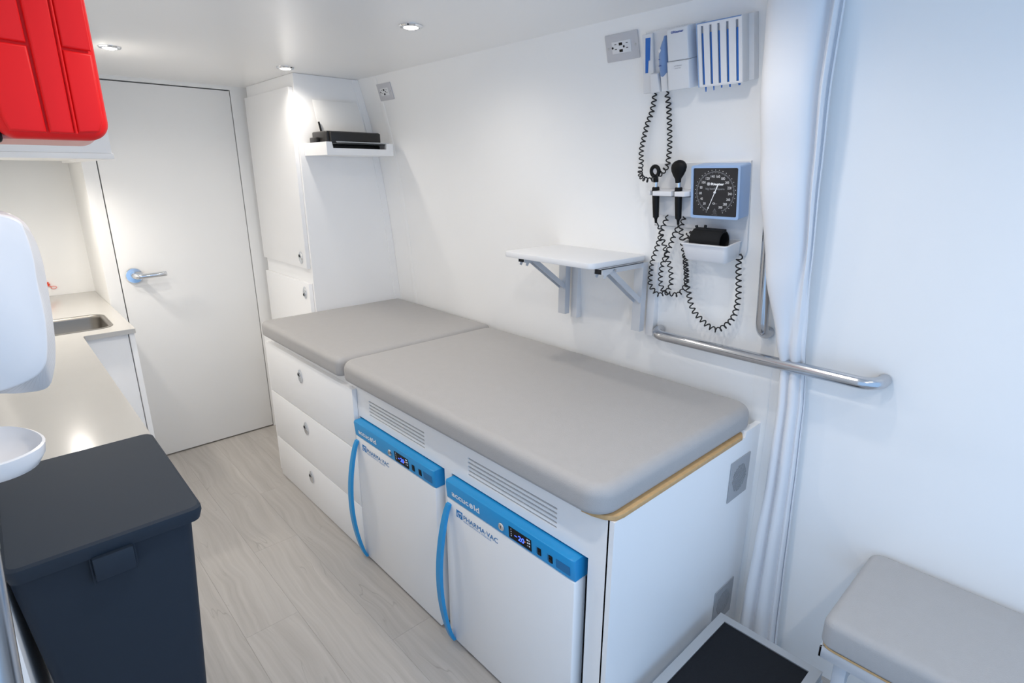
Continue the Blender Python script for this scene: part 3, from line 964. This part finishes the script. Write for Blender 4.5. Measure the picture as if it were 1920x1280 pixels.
k.lathe([(0.0045, 0), (0.0045, 0.0003), (0.0036, 0.0003), (0.0036, 0)], (0.0205, 0.0795, 0.0671), (0, 0, 1), 20, cap=False)
k.lathe([(0.0022, 0), (0.0022, 0.0003)], (0.0205, 0.0795, 0.0671), (0, 0, 1), 12)
k.obj('logo_ring', 'print_white', t)
text('dial_lettering', 'big ben® square', loc3, 0.0125, 0.0640, 0.0052, 0.0560, 'print_grey', t, bold=0.01, d=0.0674)
text('dial_lettering', 'CE', loc3, 0.0345, 0.0240, 0.0046, 0.0070, 'print_white', t, bold=0.02, d=0.0674)
text('dial_lettering', '0124', loc3, 0.0425, 0.0244, 0.0024, 0.0055, 'print_grey', t, d=0.0674)
k = MB()
for rr_ in (0.0062, 0.0034):
    pts = [loc3(0.0415 + rr_ * math.cos(math.radians(q)), 0.0065 + rr_ * 0.92 * math.sin(math.radians(q)), 0.0674) for q in (90, 210, 330, 90)]
    k.tube(pts, 0.00035, 4)
k.obj('dial_triangle', 'print_grey', t)
text('dial_lettering', 'mmHg', loc3, 0.0415, -0.0008, 0.0020, 0.0100, 'print_grey', t, bold=0.01, d=0.0674, align='CENTER')
text('dial_lettering', 'Made in Germany', loc3, 0.0415, -0.0060, 0.0016, 0.0170, 'print_grey', t, d=0.0674, align='CENTER')
# needle
k = MB()
a = math.radians(247)
ca, sa = math.cos(a), math.sin(a)
nd = lambda r_, w, d: [loc3(GX + r_ * ca - w * sa, GY + r_ * sa + w * ca, d), loc3(GX + r_ * ca + w * sa, GY + r_ * sa - w * ca, d)]
k.loft([nd(-0.0245, 0.0019, 0.0685), nd(0.0, 0.0013, 0.0685), nd(0.0460, 0.0006, 0.0685), nd(0.0560, 0.0002, 0.0685)], False, False, closed=False)
k.lathe([(0.0033, 0.0), (0.0033, 0.002), (0.0022, 0.003)], (GX, GY, 0.0675), (0, 0, 1), 20)
k.lathe([(0.0021, 0.0), (0.0021, 0.0006)], (GX + 0.047 * ca, GY + 0.047 * sa, 0.0682), (0, 0, 1), 14)
k.obj('needle', 'print_white', t)

# basket under the gauge
t = thing('cuff_basket', 'white open basket on the wall panel below the square gauge', 'basket', mtx=fB)
ring = lambda r_, v, n_: [Vector((a, v, c)) for a, c in r_]
top_o = rrect(-0.046, 0.098, 0.010, 0.098, 0.010, 4)
bot_o = rrect(-0.038, 0.094, 0.010, 0.092, 0.012, 4)
top_i = rrect(-0.043, 0.095, 0.013, 0.094, 0.008, 4)
bot_i = rrect(-0.036, 0.091, 0.013, 0.089, 0.010, 4)
lip_o = rrect(-0.0495, 0.1005, 0.008, 0.1015, 0.011, 4)
VT, VB = -0.0850, -0.1380
MB().loft([ring(bot_i, VB + 0.004, 0), ring(top_i, VT, 0), ring(lip_o, VT, 0), ring(lip_o, VT - 0.003, 0), ring(top_o, VT - 0.003, 0), ring(bot_o, VB + 0.006, 0), ring(rrect(-0.034, 0.090, 0.012, 0.087, 0.010, 4), VB, 0)]).obj('basket_shell', 'white', t, smooth=40)

# blood pressure cuff lying in the basket
t = thing('pressure_cuff', 'rolled black blood pressure cuff lying in the white basket', 'cuff', mtx=fB)
k = MB()
rings = []
Rr = 0.032
cN, cV = 0.050, -0.086
for a in (-0.030, -0.026, 0.0, 0.03, 0.060, 0.0645):
    e_ = 0.93 if a in (-0.030, 0.0645) else 1.0
    rings.append([Vector((a, cV + 0.030 * e_ * math.sin(q * PI / 14) * 1.15, cN + Rr * e_ * math.cos(q * PI / 14))) for q in range(28)])
for a in (0.0645, 0.056, 0.0):
    rings.append([Vector((a, cV + 0.025 * math.sin(q * PI / 14) * 1.15, cN + (Rr - 0.005) * math.cos(q * PI / 14))) for q in range(28)])
k.loft(rings)
k.obj('rolled_sleeve', 'cuff', t, smooth=50)
k = MB()
k.box(-0.028, 0.0645, -0.0565, -0.050, 0.035, 0.062, bev=0.003)
k.obj('closing_flap', 'cuff', t)
for (a, v, n_, dx, dv) in ((-0.020, -0.054, 0.050, -0.004, 0.012), (0.004, -0.052, 0.050, 0.002, 0.012), (-0.030, -0.070, 0.055, -0.012, 0.008), (-0.034, -0.082, 0.058, -0.013, 0.004)):
    MB().tube([(a, v - 0.006, n_), (a + dx * 0.4, v + dv * 0.4, n_), (a + dx, v + dv, n_)], 0.0042, 12).obj('hose_stub', 'rubber', t)


# ================================================================ OTOSCOPE / OPHTHALMOSCOPE HANDLES AND COILED CORDS
def scope_handle(t, cx, top, w0, w1, nn):
    # handle body from just below the chrome neck down to the cord
    k = MB()
    k.lathe([(0.0035, -0.0440), (0.0045, -0.032), (0.0070, -0.0270), (0.0092, -0.026), (0.0105, 0.02), (0.0112, 0.058), (0.0108, 0.0640), (0.0085, 0.0660)], (cx, 0, nn), (0.0, 1, 0), 24)
    k.obj('grip', 'black', t)
    MB().lathe([(0.0068, 0.066), (0.0068, 0.0800)], (cx, 0, nn), (0, 1, 0), 24).obj('neck', 'chrome', t)


t = thing('otoscope', 'black otoscope with ring-shaped head, left of two on the handle rest', 'otoscope', mtx=fB)
scope_handle(t, -0.1630, 0, 0, 0, 0.050)
k = MB()
pts = [Vector((-0.1650 + 0.0130 * math.cos(math.radians(q)), 0.1115 + 0.0145 * math.sin(math.radians(q)), 0.050)) for q in range(0, 361, 15)]
k.tube(pts, 0.0058, 12, caps=False)
k.lathe([(0.0078, 0.080), (0.0080, 0.085), (0.0075, 0.100)], (-0.1630, 0, 0.050), (0, 1, 0), 20)
k.obj('head', 'black', t)
MB().lathe([(0.0075, 0.0), (0.0075, 0.002)], (-0.1645, 0.1120, 0.049), (0, 0, 1), 20).obj('lens', 'pcw', t)

t = thing('ophthalmoscope', 'black ophthalmoscope with large drop-shaped head, right of two on the handle rest', 'ophthalmoscope', mtx=fB)
scope_handle(t, -0.0845, 0, 0, 0, 0.050)
rings = []
for vv, w, th, cx in ((0.079, 0.0080, 0.0080, -0.0860), (0.090, 0.0092, 0.0085, -0.0862), (0.100, 0.0165, 0.011, -0.0860), (0.112, 0.0225, 0.014, -0.0850), (0.122, 0.0245, 0.015, -0.0842),
                      (0.130, 0.0230, 0.015, -0.0835), (0.137, 0.0175, 0.013, -0.0830), (0.141, 0.0110, 0.010, -0.0828), (0.143, 0.0040, 0.004, -0.0828)):
    rings.append([Vector((cx + w * math.cos(a * PI / 10), vv, 0.050 + th * math.sin(a * PI / 10))) for a in range(20)])
MB().loft(rings).obj('head', 'black', t, smooth=60)


def P3(L, n): return [(a, b_, n) for a, b_ in L]


CR, CP, CW = 0.0064, 0.0150, 0.0020
k = coil([(-0.1840, 0.334, 0.020)] + P3([(-0.1880, 0.310), (-0.1930, 0.2893), (-0.2002, 0.2694), (-0.2122, 0.2457), (-0.2247, 0.2081), (-0.235, 0.1693), (-0.2356, 0.1350)], 0.020) + [(-0.226, 0.108, 0.040)]
         + [(-0.2050, 0.094, 0.060), (-0.176, 0.0880, 0.066), (-0.157, 0.0960, 0.060), (-0.1453, 0.1079, 0.040)] + P3([(-0.1420, 0.1250), (-0.1380, 0.1480), (-0.1345, 0.1762), (-0.1348, 0.2229), (-0.1385, 0.287), (-0.1420, 0.310), (-0.1454, 0.334)], 0.020),
         CR, CP, CW)
o = k.obj('coiled_cord', 'cord', smooth=60); o.matrix_world = fB
tag(o, 'black coiled cord looping down from the thermometer station', 'cord', 'black coiled medical cords')
k = coil([(-0.1620, -0.0420, 0.048), (-0.1600, -0.050, 0.044)] + P3([(-0.1530, -0.068), (-0.1460, -0.0909), (-0.1360, -0.120), (-0.1290, -0.1502), (-0.1170, -0.1811), (-0.1119, -0.2234), (-0.1170, -0.2506), (-0.135, -0.270), (-0.159, -0.281)], 0.042)
         + P3([(-0.1800, -0.2720), (-0.1937, -0.2511), (-0.1916, -0.2164), (-0.1856, -0.1751), (-0.1704, -0.1337), (-0.1575, -0.0969), (-0.1484, -0.0675), (-0.1370, -0.0416), (-0.1280, -0.020)], 0.038),
         CR, CP * 1.18, CW, plain0=0.012)
o = k.obj('coiled_cord', 'cord', smooth=60); o.matrix_world = fB
tag(o, 'black coiled cord looping down from the left instrument handle', 'cord', 'black coiled medical cords')
k = coil([(-0.0840, -0.0430, 0.050), (-0.0880, -0.052, 0.046)] + P3([(-0.095, -0.066), (-0.1032, -0.0850), (-0.1134, -0.112), (-0.1293, -0.1457), (-0.1438, -0.1832), (-0.1493, -0.2205), (-0.1474, -0.2438), (-0.1342, -0.2656)], 0.046)
         + P3([(-0.1150, -0.2770), (-0.0963, -0.2740), (-0.0768, -0.2528), (-0.0667, -0.225), (-0.0691, -0.1928), (-0.0721, -0.1642), (-0.0771, -0.1362), (-0.0828, -0.1084), (-0.0884, -0.0808), (-0.0890, -0.0563), (-0.0820, -0.036), (-0.078, -0.018)], 0.026),
         CR, CP * 1.18, CW, plain0=0.010)
o = k.obj('coiled_cord', 'cord', smooth=60); o.matrix_world = fB
tag(o, 'black coiled cord looping down from the right instrument handle', 'cord', 'black coiled medical cords')
k = coil([(-0.0720, -0.075, 0.020), (-0.0690, -0.104, 0.030)] + P3([(-0.0643, -0.1502), (-0.0601, -0.1879), (-0.0590, -0.2265), (-0.0519, -0.2515), (-0.0442, -0.2864), (-0.0296, -0.3171), (-0.0048, -0.3391), (0.0229, -0.3569), (0.0497, -0.3613), (0.075, -0.3429),
                                             (0.0959, -0.3162), (0.1067, -0.2826), (0.1108, -0.2447), (0.1088, -0.1903), (0.1061, -0.1402)], 0.040) + [(0.1030, -0.122, 0.020)],
         0.0072, 0.0178, 0.0021)
o = k.obj('coiled_cord', 'cord', smooth=60); o.matrix_world = fB
tag(o, 'wide black coiled hose hanging in a long loop below the basket', 'cord', 'black coiled medical cords')

# ================================================================ GRAB BARS


def grab_bar(name, mtx, L, label, off=0.060, r=0.0165, horiz=True, bend=0.045):
    t = thing('grab_bar', label, 'grab bar', mtx=mtx, group='steel grab bars')
    ax = lambda s, n_: (s, 0, n_) if horiz else (0, s, n_)
    pts = [ax(-L / 2, 0.004), ax(-L / 2, off - bend)]
    for k in range(1, 7):
        a = PI / 2 * k / 6
        pts.append(ax(-L / 2 + bend * (1 - math.cos(a)), off - bend + bend * math.sin(a)))
    for k in range(6, 0, -1):
        a = PI / 2 * k / 6
        pts.append(ax(L / 2 - bend * (1 - math.cos(a)), off - bend + bend * math.sin(a)))
    pts += [ax(L / 2, off - bend), ax(L / 2, 0.004)]
    MB().tube(pts, r, 20).obj('rail', 'steel', t)
    return t


grab_bar('h', wall_frame(0.682, 0.990), 0.665, 'horizontal polished steel grab bar crossing in front of the curtain')
grab_bar('v', wall_frame(0.655, 1.305), 0.50, 'vertical polished steel grab bar beside the gauge, partly behind the curtain', horiz=False, off=0.058)

# ================================================================ CURTAIN
t = thing('curtain', 'white floor-length curtain gathered behind the horizontal steel bar', 'curtain', (1.45, 0.58, 0))
# fold profile in (lateral, depth); lateral along the camera-side edge of the stack, depth towards the wall
FOLD = [(-0.50, 0.30), (-0.50, -0.05), (-0.40, -0.26), (-0.22, -0.32), (0.0, -0.30), (0.18, -0.24), (0.30, -0.10), (0.33, 0.10), (0.36, 0.16), (0.40, 0.06), (0.43, -0.02), (0.46, 0.08), (0.45, 0.30),
        (0.47, 0.36), (0.495, 0.28), (0.50, 0.40), (0.44, 0.62), (0.2, 0.60), (0.0, 0.66), (-0.2, 0.58), (-0.44, 0.62)]
FOLD2 = [(-0.50, 0.30), (-0.49, 0.00), (-0.44, -0.20), (-0.33, -0.28), (-0.20, -0.20), (-0.13, 0.02), (-0.09, -0.04), (-0.02, -0.22), (0.10, -0.28), (0.22, -0.20), (0.28, 0.02), (0.31, 0.10), (0.37, 0.02), (0.43, 0.06), (0.45, 0.26),
         (0.46, 0.36), (0.49, 0.28), (0.50, 0.42), (0.44, 0.62), (0.0, 0.66), (-0.44, 0.62)]
# z, y_centre, x_centre, width (along y), depth
KEY = [(1.925, 0.590, 1.405, 0.150, 0.10), (1.70, 0.600, 1.440, 0.142, 0.10), (1.50, 0.600, 1.480, 0.132, 0.09), (1.25, 0.588, 1.520, 0.105, 0.075), (1.05, 0.568, 1.560, 0.072, 0.055), (0.975, 0.562, 1.585, 0.064, 0.048),
       (0.85, 0.555, 1.590, 0.066, 0.055), (0.60, 0.549, 1.585, 0.074, 0.07), (0.40, 0.546, 1.575, 0.086, 0.08), (0.20, 0.545, 1.570, 0.100, 0.085), (0.03, 0.543, 1.565, 0.110, 0.09)]


def key(z):
    for a, b_ in zip(KEY[:-1], KEY[1:]):
        if b_[0] <= z <= a[0]:
            f = (a[0] - z) / (a[0] - b_[0])
            f = f * f * (3 - 2 * f) * 0.5 + f * 0.5
            return [a[i] + (b_[i] - a[i]) * f for i in range(1, 5)]
    return list(KEY[-1][1:])


lat = Vector((0.12, -0.99, 0)).normalized()
dep = Vector((0.99, 0.12, 0)).normalized()
rings = []
NZ = 72
for j in range(NZ + 1):
    z = 1.925 - (1.925 - 0.03) * j / NZ
    yc, xc, w, d = key(z)
    f2 = min(1, max(0, (1.35 - z) / 0.45))
    f2 = f2 * f2 * (3 - 2 * f2)
    pts = []
    for (a0, b0), (a1, b1) in zip(FOLD, FOLD2):
        a, b_ = a0 * (1 - f2) + a1 * f2, b0 * (1 - f2) + b1 * f2
        wob = 0.012 * math.sin(z * 5.1 + a * 7) * (1 if z > 1.0 else 0.5)
        p = Vector((xc, yc, z)) + lat * (w * (a + wob)) + dep * (d * b_)
        pts.append(p)
    # smooth the section into a closed Catmull-Rom
    n = len(pts)
    sm = []
    for i in range(n):
        p0, p1, p2, p3 = pts[i - 1], pts[i], pts[(i + 1) % n], pts[(i + 2) % n]
        for q in range(4):
            tt = q / 4
            sm.append(0.5 * ((2 * p1) + (p2 - p0) * tt + (2 * p0 - 5 * p1 + 4 * p2 - p3) * tt * tt + (3 * p1 - p0 - 3 * p2 + p3) * tt ** 3))
    sm = [Vector((min(v.x, prof(max(v.z, 0.8)) - 0.004), v.y, v.z)) - Vector((1.45, 0.58, 0)) for v in sm]
    rings.append(sm)
MB().loft(rings).obj('fabric', 'curtain', t, smooth=80)
MB().box(-0.30, 0.02, 0.0, 0.03, 1.918, 1.929, bev=0.002).obj('ceiling_track', 'alu', t)

# ================================================================ STEP STOOL
t = thing('step_platform', 'low step with pale metal frame and black textured top beside the bed end', 'step', (1.0, 0.317, 0.0))
SX, SY, SZ = 0.445, 0.295, 0.198
k = MB()
k.plate([(0, 0), (SX, 0), (SX, SY), (0, SY)], [[(0.026, 0.026), (SX - 0.026, 0.026), (SX - 0.026, SY - 0.026), (0.026, SY - 0.026)]], XY, SZ - 0.030, SZ)
k.obj('frame', 'frame', t, smooth=0)
MB().box(0.027, SX - 0.027, 0.027, SY - 0.027, SZ - 0.018, SZ - 0.003).obj('tread_mat', 'mat', t)
k = MB()
k.box(-0.004, SX + 0.004, -0.004, SY + 0.004, SZ - 0.046, SZ - 0.030, bev=0.001)
k.obj('lower_rail', 'alu', t)
for a in (0.0, SX - 0.03):
    for c in (0.0, SY - 0.03):
        MB().box(a, a + 0.03, c, c + 0.03, 0.0, SZ - 0.046).obj('leg', 'frame', t)

# ================================================================ FOLD-DOWN SEAT
t = thing('wall_bench', 'grey cushioned fold-down bench seat on the wall right of the curtain', 'seat', (1.645, 0.300, 0.42))
MB().rpad(-0.378, -0.004, -0.62, 0.0, 0.006, 0.082, 0.030, 0.022, 0.010, 6, 6).obj('cushion', 'pad', t, smooth=60)
MB().rpad(-0.374, -0.006, -0.615, -0.004, 0.000, 0.006, 0.028, 0.001, 0.001, 5, 1).obj('seat_board', 'ply', t)
k = MB()
k.box(-0.372, -0.366, -0.60, -0.004, -0.030, -0.0005, bev=0.001)
k.box(-0.372, -0.002, -0.010, -0.004, -0.030, -0.0005, bev=0.001)
k.box(-0.372, -0.002, -0.60, -0.594, -0.030, -0.0005, bev=0.001)
k.box(-0.014, -0.002, -0.60, -0.004, -0.060, -0.0005, bev=0.001)
k.obj('seat_frame', 'alu', t)
for yy in (-0.06, -0.545):
    k = MB()
    k.box(-0.350, -0.320, yy - 0.003, yy + 0.025, -0.420, -0.030, bev=0.002)
    k.obj('leg', 'alu', t)
    k = MB()
    k.tube([(-0.33, yy + 0.012, -0.10), (-0.02, yy + 0.012, -0.22)], 0.008, 10)
    k.obj('strut', 'alu', t)

# ================================================================ COUNTER, SINK, CABINETS (left)
ZT = 0.870
t = thing('countertop', 'pale grey glossy worktop widening around the steel sink', 'countertop', (0, 0, 0))
outer = [(-0.108, 1.562), (0.209, 1.562), (0.209, 2.755), (0.215, 2.763), (0.385, 2.763), (0.389, 2.767), (0.389, 3.832), (-0.108, 3.832)]
hole = rrect(-0.040, 0.318, 2.862, 3.160, 0.045, 6)
MB().plate(outer, [hole], XY, ZT - 0.020, ZT).obj('worktop', 'counter', t, smooth=0)
t = thing('sink', 'rectangular stainless steel sink sunk into the grey worktop', 'sink', (0, 0, ZT))
def rr3(i, z, x0=-0.040, x1=0.318, y0=2.862, y1=3.160, R=0.045): return [Vector((a, c, z)) for a, c in rrect(x0 + i, x1 - i, y0 + i, y1 - i, max(R - i, 0.004), 6)]
k = MB()
k.loft([rr3(-0.014, 0.0003), rr3(-0.014, 0.0016), rr3(-0.002, 0.0022), rr3(0.002, 0.0), rr3(0.004, -0.010), rr3(0.010, -0.135), rr3(0.024, -0.150), rr3(0.12, -0.152)], cap0=False)
k.obj('basin', 'sink', t, smooth=50)
MB().lathe([(0.030, 0.0), (0.030, 0.002), (0.012, 0.0005), (0.0, 0.0005)], (0.139, 3.01, -0.1515), (0, 0, 1), 24).obj('drain', 'chrome', t)

t = thing('faucet', 'chrome gooseneck faucet behind the steel sink', 'faucet', (0.060, 3.235, ZT))
MB().lathe([(0.024, 0), (0.024, 0.006), (0.014, 0.012), (0.012, 0.05)], (0, 0, 0), (0, 0, 1), 24).obj('base', 'chrome', t)
MB().tube(catmull([(0, 0, 0.04), (0, 0, 0.16), (0, -0.015, 0.20), (0, -0.055, 0.220), (0, -0.095, 0.200), (0, -0.105, 0.165)], 0.01), 0.009, 12).obj('spout', 'chrome', t)
MB().tube([(0.012, 0, 0.035), (0.045, 0, 0.050)], 0.0045, 10).obj('lever', 'chrome', t)
o = MB()
for a in range(6):
    q = PI / 3 * a
    o.tube([(0, 0, 0), (0.010 * math.cos(q), -0.002, 0.010 * math.sin(q))], 0.0026, 6)
o.lathe([(0.006, -0.002), (0.006, 0.002)], (0, 0, 0), (0, 1, 0), 14)
lp = [Vector((0.020 + 0.010 * math.cos(math.radians(q)), 0, -0.016 + 0.0055 * math.sin(math.radians(q)))) for q in range(0, 361, 30)]
o.tube(lp, 0.0009, 6)
o.tube([(0.004, 0, -0.004), (0.012, 0, -0.012)], 0.0012, 6)
w_ = o.obj('orange_tag', 'orange')
w_.location = (0.190, 3.829, 0.933)
w_.scale = (1.25, 1.25, 1.25)
tag(w_, 'small orange tag with a wire loop hung on wall behind the sink', 'tag')

t = thing('sink_cabinet', 'white base cabinet under the worktop beside the door', 'cabinet', (0, 0, 0))
MB().box(-0.108, 0.362, 2.785, 2.803, 0.0, ZT - 0.0205, bev=0.0005).obj('end_panel', 'cab', t)
MB().box(0.3655, 0.384, 2.774, 3.349, 0.0, ZT - 0.0205, bev=0.001).obj('door', 'cab', t)
MB().box(0.170, 0.190, 1.585, 2.784, 0.0, ZT - 0.0205).obj('front_panel', 'cab', t)
MB().box(-0.108, 0.170, 1.585, 1.603, 0.0, ZT - 0.0205).obj('side_panel', 'cab', t)
MB().box(-0.108, 0.384, 3.3495, 3.368, 0.0, ZT - 0.0205).obj('side_panel', 'cab', t)

# upper cabinet with light rail
t = thing('upper_cabinet', 'white upper cabinet behind the red case, end panel facing the room', 'cabinet', (0, 2.5, 1.545))
MB().box(-0.02, 0.3855, 0.0, 1.20, 0.0195, 0.384, bev=0.0015).obj('body', 'cab', t)
MB().box(-0.02, 0.3895, -0.006, 0.024, 0.0, 0.0192, bev=0.0025).obj('light_rail', 'cab', t)
MB().box(0.352, 0.3895, 0.0245, 1.20, 0.0, 0.0192, bev=0.0015).obj('side_rail', 'cab', t)
MB().box(-0.02, 0.3515, 0.0245, 1.20, 0.010, 0.0192).obj('bottom_panel', 'wall', t)
MB().lathe([(0.030, 0.0), (0.030, -0.003), (0.022, -0.005), (0.020, 0.0)], (0.143, 0.16, 0.010), (0, 0, 1), 24, cap=False).obj('light_rim', 'chrome', t)
MB().lathe([(0.019, 0.0), (0.019, -0.0045), (0.0, -0.0065)], (0.143, 0.16, 0.0095), (0, 0, 1), 20).obj('light_lens', 'lamp', t)
lamp(0.143, 2.66, 1.535, LAMP_W * 4.5, 165)
lamp(0.143, 3.15, 1.545, LAMP_W * 14, 165)  # unseen extra lamp without a fixture, added to brighten the sink alcove

# ================================================================ BIN
t = thing('waste_bin', 'charcoal lidded waste bin with front latch against the worktop end', 'bin', (0.062, 1.113, 0.0))
k = MB()
ring = lambda x0, x1, y0, y1, z, R=0.02: [Vector((a, c, z)) for a, c in rrect(x0, x1, y0, y1, R, 4)]
k.loft([ring(-0.084, 0.083, 0.075, 0.390, 0.0), ring(-0.148, 0.132, 0.020, 0.434, 0.860)])
k.obj('body', 'bin', t)
k = MB()
k.loft([ring(-0.146, 0.143, 0.004, 0.440, 0.850, 0.018), ring(-0.149, 0.1475, 0.0, 0.444, 0.868, 0.018), ring(-0.148, 0.1470, 0.001, 0.443, 0.876, 0.018), ring(-0.143, 0.142, 0.006, 0.438, 0.880, 0.016)])
k.obj('lid', 'bin', t, smooth=30)
MB().box(-0.036, 0.026, -0.006, 0.024, 0.806, 0.852, bev=0.003).obj('latch', 'bin', t)
MB().box(-0.040, -0.036, 0.008, 0.026, 0.794, 0.853, bev=0.001).obj('latch_rib', 'bin', t)
MB().box(0.026, 0.030, 0.008, 0.026, 0.796, 0.853, bev=0.001).obj('latch_rib', 'bin', t)

tag(MB().box(-0.112, -0.090, 1.10, 1.560, 0.0, 0.843, bev=0.001).obj('partition_panel', 'cab'), 'narrow white upright panel between the charcoal bin and left wall', 'panel')

# ================================================================ HAND SANITISER DISPENSER + TRAY (left wall, seen from its side)
t = thing('soap_dispenser', 'white rounded wall dispenser seen from its side above the worktop', 'dispenser', (0, 0.77, 0))
near = [(-0.060, 1.466), (-0.030, 1.4648), (0.000, 1.463), (0.026, 1.455), (0.031, 1.440), (0.0325, 1.415), (0.031, 1.389), (0.030, 1.348), (0.025, 1.313), (0.019, 1.297), (0.007, 1.287), (-0.020, 1.280), (-0.085, 1.274)]
mid = [(-0.060, 1.462), (0.005, 1.460), (0.030, 1.453), (0.038, 1.434), (0.0405, 1.410), (0.0400, 1.385), (0.038, 1.348), (0.034, 1.310), (0.028, 1.284), (0.018, 1.265), (-0.006, 1.265), (-0.030, 1.270), (-0.085, 1.272)]
def sm2(P):
    out = []
    n = len(P)
    for i in range(1, n - 2):
        p0, p1, p2, p3 = [Vector(P[q]) for q in (i - 1, i, i + 1, i + 2)]
        for q in range(5):
            t_ = q / 5
            v = 0.5 * ((2 * p1) + (p2 - p0) * t_ + (2 * p0 - 5 * p1 + 4 * p2 - p3) * t_ * t_ + (3 * p1 - p0 - 3 * p2 + p3) * t_ ** 3)
            out.append((v.x, v.y))
    return [P[0]] + out + [P[-2], P[-1]]


def sr(P, y, s=1.0):
    cx, cz = -0.02, 1.37
    P = sm2(P)
    return [Vector((cx + (a - cx) * s, y, cz + (c - cz) * s)) for a, c in P]
MB().loft([sr(near, -0.002, 0.97), sr(near, 0.0), sr(near, 0.006, 1.005), sr(mid, 0.030), sr(mid, 0.066), sr(near, 0.096), sr(near, 0.100, 0.97)]).obj('housing', 'white', t, smooth=55)
tr = [(-0.036, 1.196), (-0.018, 1.194), (-0.008, 1.1975), (-0.001, 1.200), (0.0035, 1.193), (0.005, 1.180), (0.001, 1.166), (-0.014, 1.1575), (-0.042, 1.158)]
# drip tray: shallow scoop with a raised lip
rings = []
NX = 12
pts_t = []
k = MB()
cx0, cy0, cz0 = -0.041, 0.062, 1.172
prof_t = [(0.0, -0.008), (0.025, -0.008), (0.042, -0.002), (0.050, 0.012), (0.052, 0.026), (0.049, 0.0275), (0.046, 0.014), (0.038, 0.004), (0.022, -0.002), (0.0, -0.003)]
rings = []
for r_, h_ in [(a * 0.9, b * 0.85) for a, b in prof_t]:
    rg = []
    for q in range(32):
        a = 2 * PI * q / 32
        hx = h_ + (0.012 * max(0, math.sin(a)) ** 2 * (h_ + 0.008) / 0.034)
        rg.append(Vector((cx0 + max(r_, 1e-4) * math.cos(a), cy0 + max(r_, 1e-4) * math.sin(a) * 1.05, cz0 + hx)))
    rings.append(rg)
k.loft(rings)
k.obj('drip_tray', 'white', t, smooth=60)
MB().box(-0.100, -0.085, 0.030, 0.066, 1.158, 1.270, bev=0.003).obj('tray_bracket', 'white', t)
MB().box(-0.088, -0.060, 0.036, 0.060, 1.158, 1.168, bev=0.002).obj('tray_arm', 'white', t)

# ================================================================ RED CASE (left wall, high)
t = thing('red_wall_case', 'red moulded plastic case hung high in front of the white upper cabinet', 'case', (0, 0.9, 0))
def case_ring(i, y, x0=0.030, x1=0.1420, z0=1.5385, z1=1.86, R=0.022, tap=0.004):
    out = []
    for a, c in rrect(x0 + i, x1 - i, z0 + i, z1 - i, max(R - i, 0.003), 14):
        out.append(Vector((a, y, c)))
    return out
k = MB()
k.loft([case_ring(0.012, 0.0), case_ring(0.008, 0.0), case_ring(0.003, 0.003), case_ring(0.0, 0.010), case_ring(0.0, 0.030), case_ring(0.0005, 0.036)])
shell = k.obj('front_shell', 'red', t, smooth=50)
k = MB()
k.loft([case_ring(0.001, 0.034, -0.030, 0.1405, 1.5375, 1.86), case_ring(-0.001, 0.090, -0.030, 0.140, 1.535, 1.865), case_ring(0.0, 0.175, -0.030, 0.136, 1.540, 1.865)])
k.obj('back_shell', 'pink', t, smooth=50)  # paler than the front to imitate light on the case underside
# raised centre band and quilted side pads (real relief on the end face)
def pad(parent, o, y0, y1, bev, nm='raised_panel'):
    return MB().prism(o, lambda a, c, d: Vector((a, -d, c)), y0, y1, bev=bev, seg=3).obj(nm, 'red', parent, smooth=50)
pad(shell, [(0.0395, 1.560), (0.0435, 1.546), (0.0775, 1.545), (0.0765, 1.638), (0.036, 1.640)], 0.0, 0.006, 0.003)
pad(shell, [(0.036, 1.643), (0.0765, 1.641), (0.0755, 1.84), (0.036, 1.84)], 0.0, 0.006, 0.003)
pad(shell, [(0.0800, 1.545), (0.1040, 1.545), (0.1055, 1.84), (0.0785, 1.84)], 0.0, 0.007, 0.003)
pad(shell, [(0.1075, 1.546), (0.1300, 1.548), (0.1355, 1.562), (0.1370, 1.6365), (0.1085, 1.638)], 0.0, 0.006, 0.003)
pad(shell, [(0.1085, 1.641), (0.1370, 1.6395), (0.1370, 1.84), (0.1090, 1.84)], 0.0, 0.006, 0.003)
MB().tube([(0.1058, -0.0065, 1.545), (0.1070, -0.0065, 1.70), (0.1072, -0.0065, 1.84)], 0.0012, 8).obj('seam_ridge', 'red', t)
MB().box(-0.030, 0.0375, 0.020, 0.060, 1.534, 1.556, bev=0.004).obj('mount_bracket', 'black', t)

# ================================================================ LEFT GRAB BAR
grab_bar('l', wall_frame(0.500, 0.84, -1), 1.00, 'vertical steel grab bar on the left wall beside the waste bin', horiz=False, off=0.026, r=0.0150, bend=0.018)
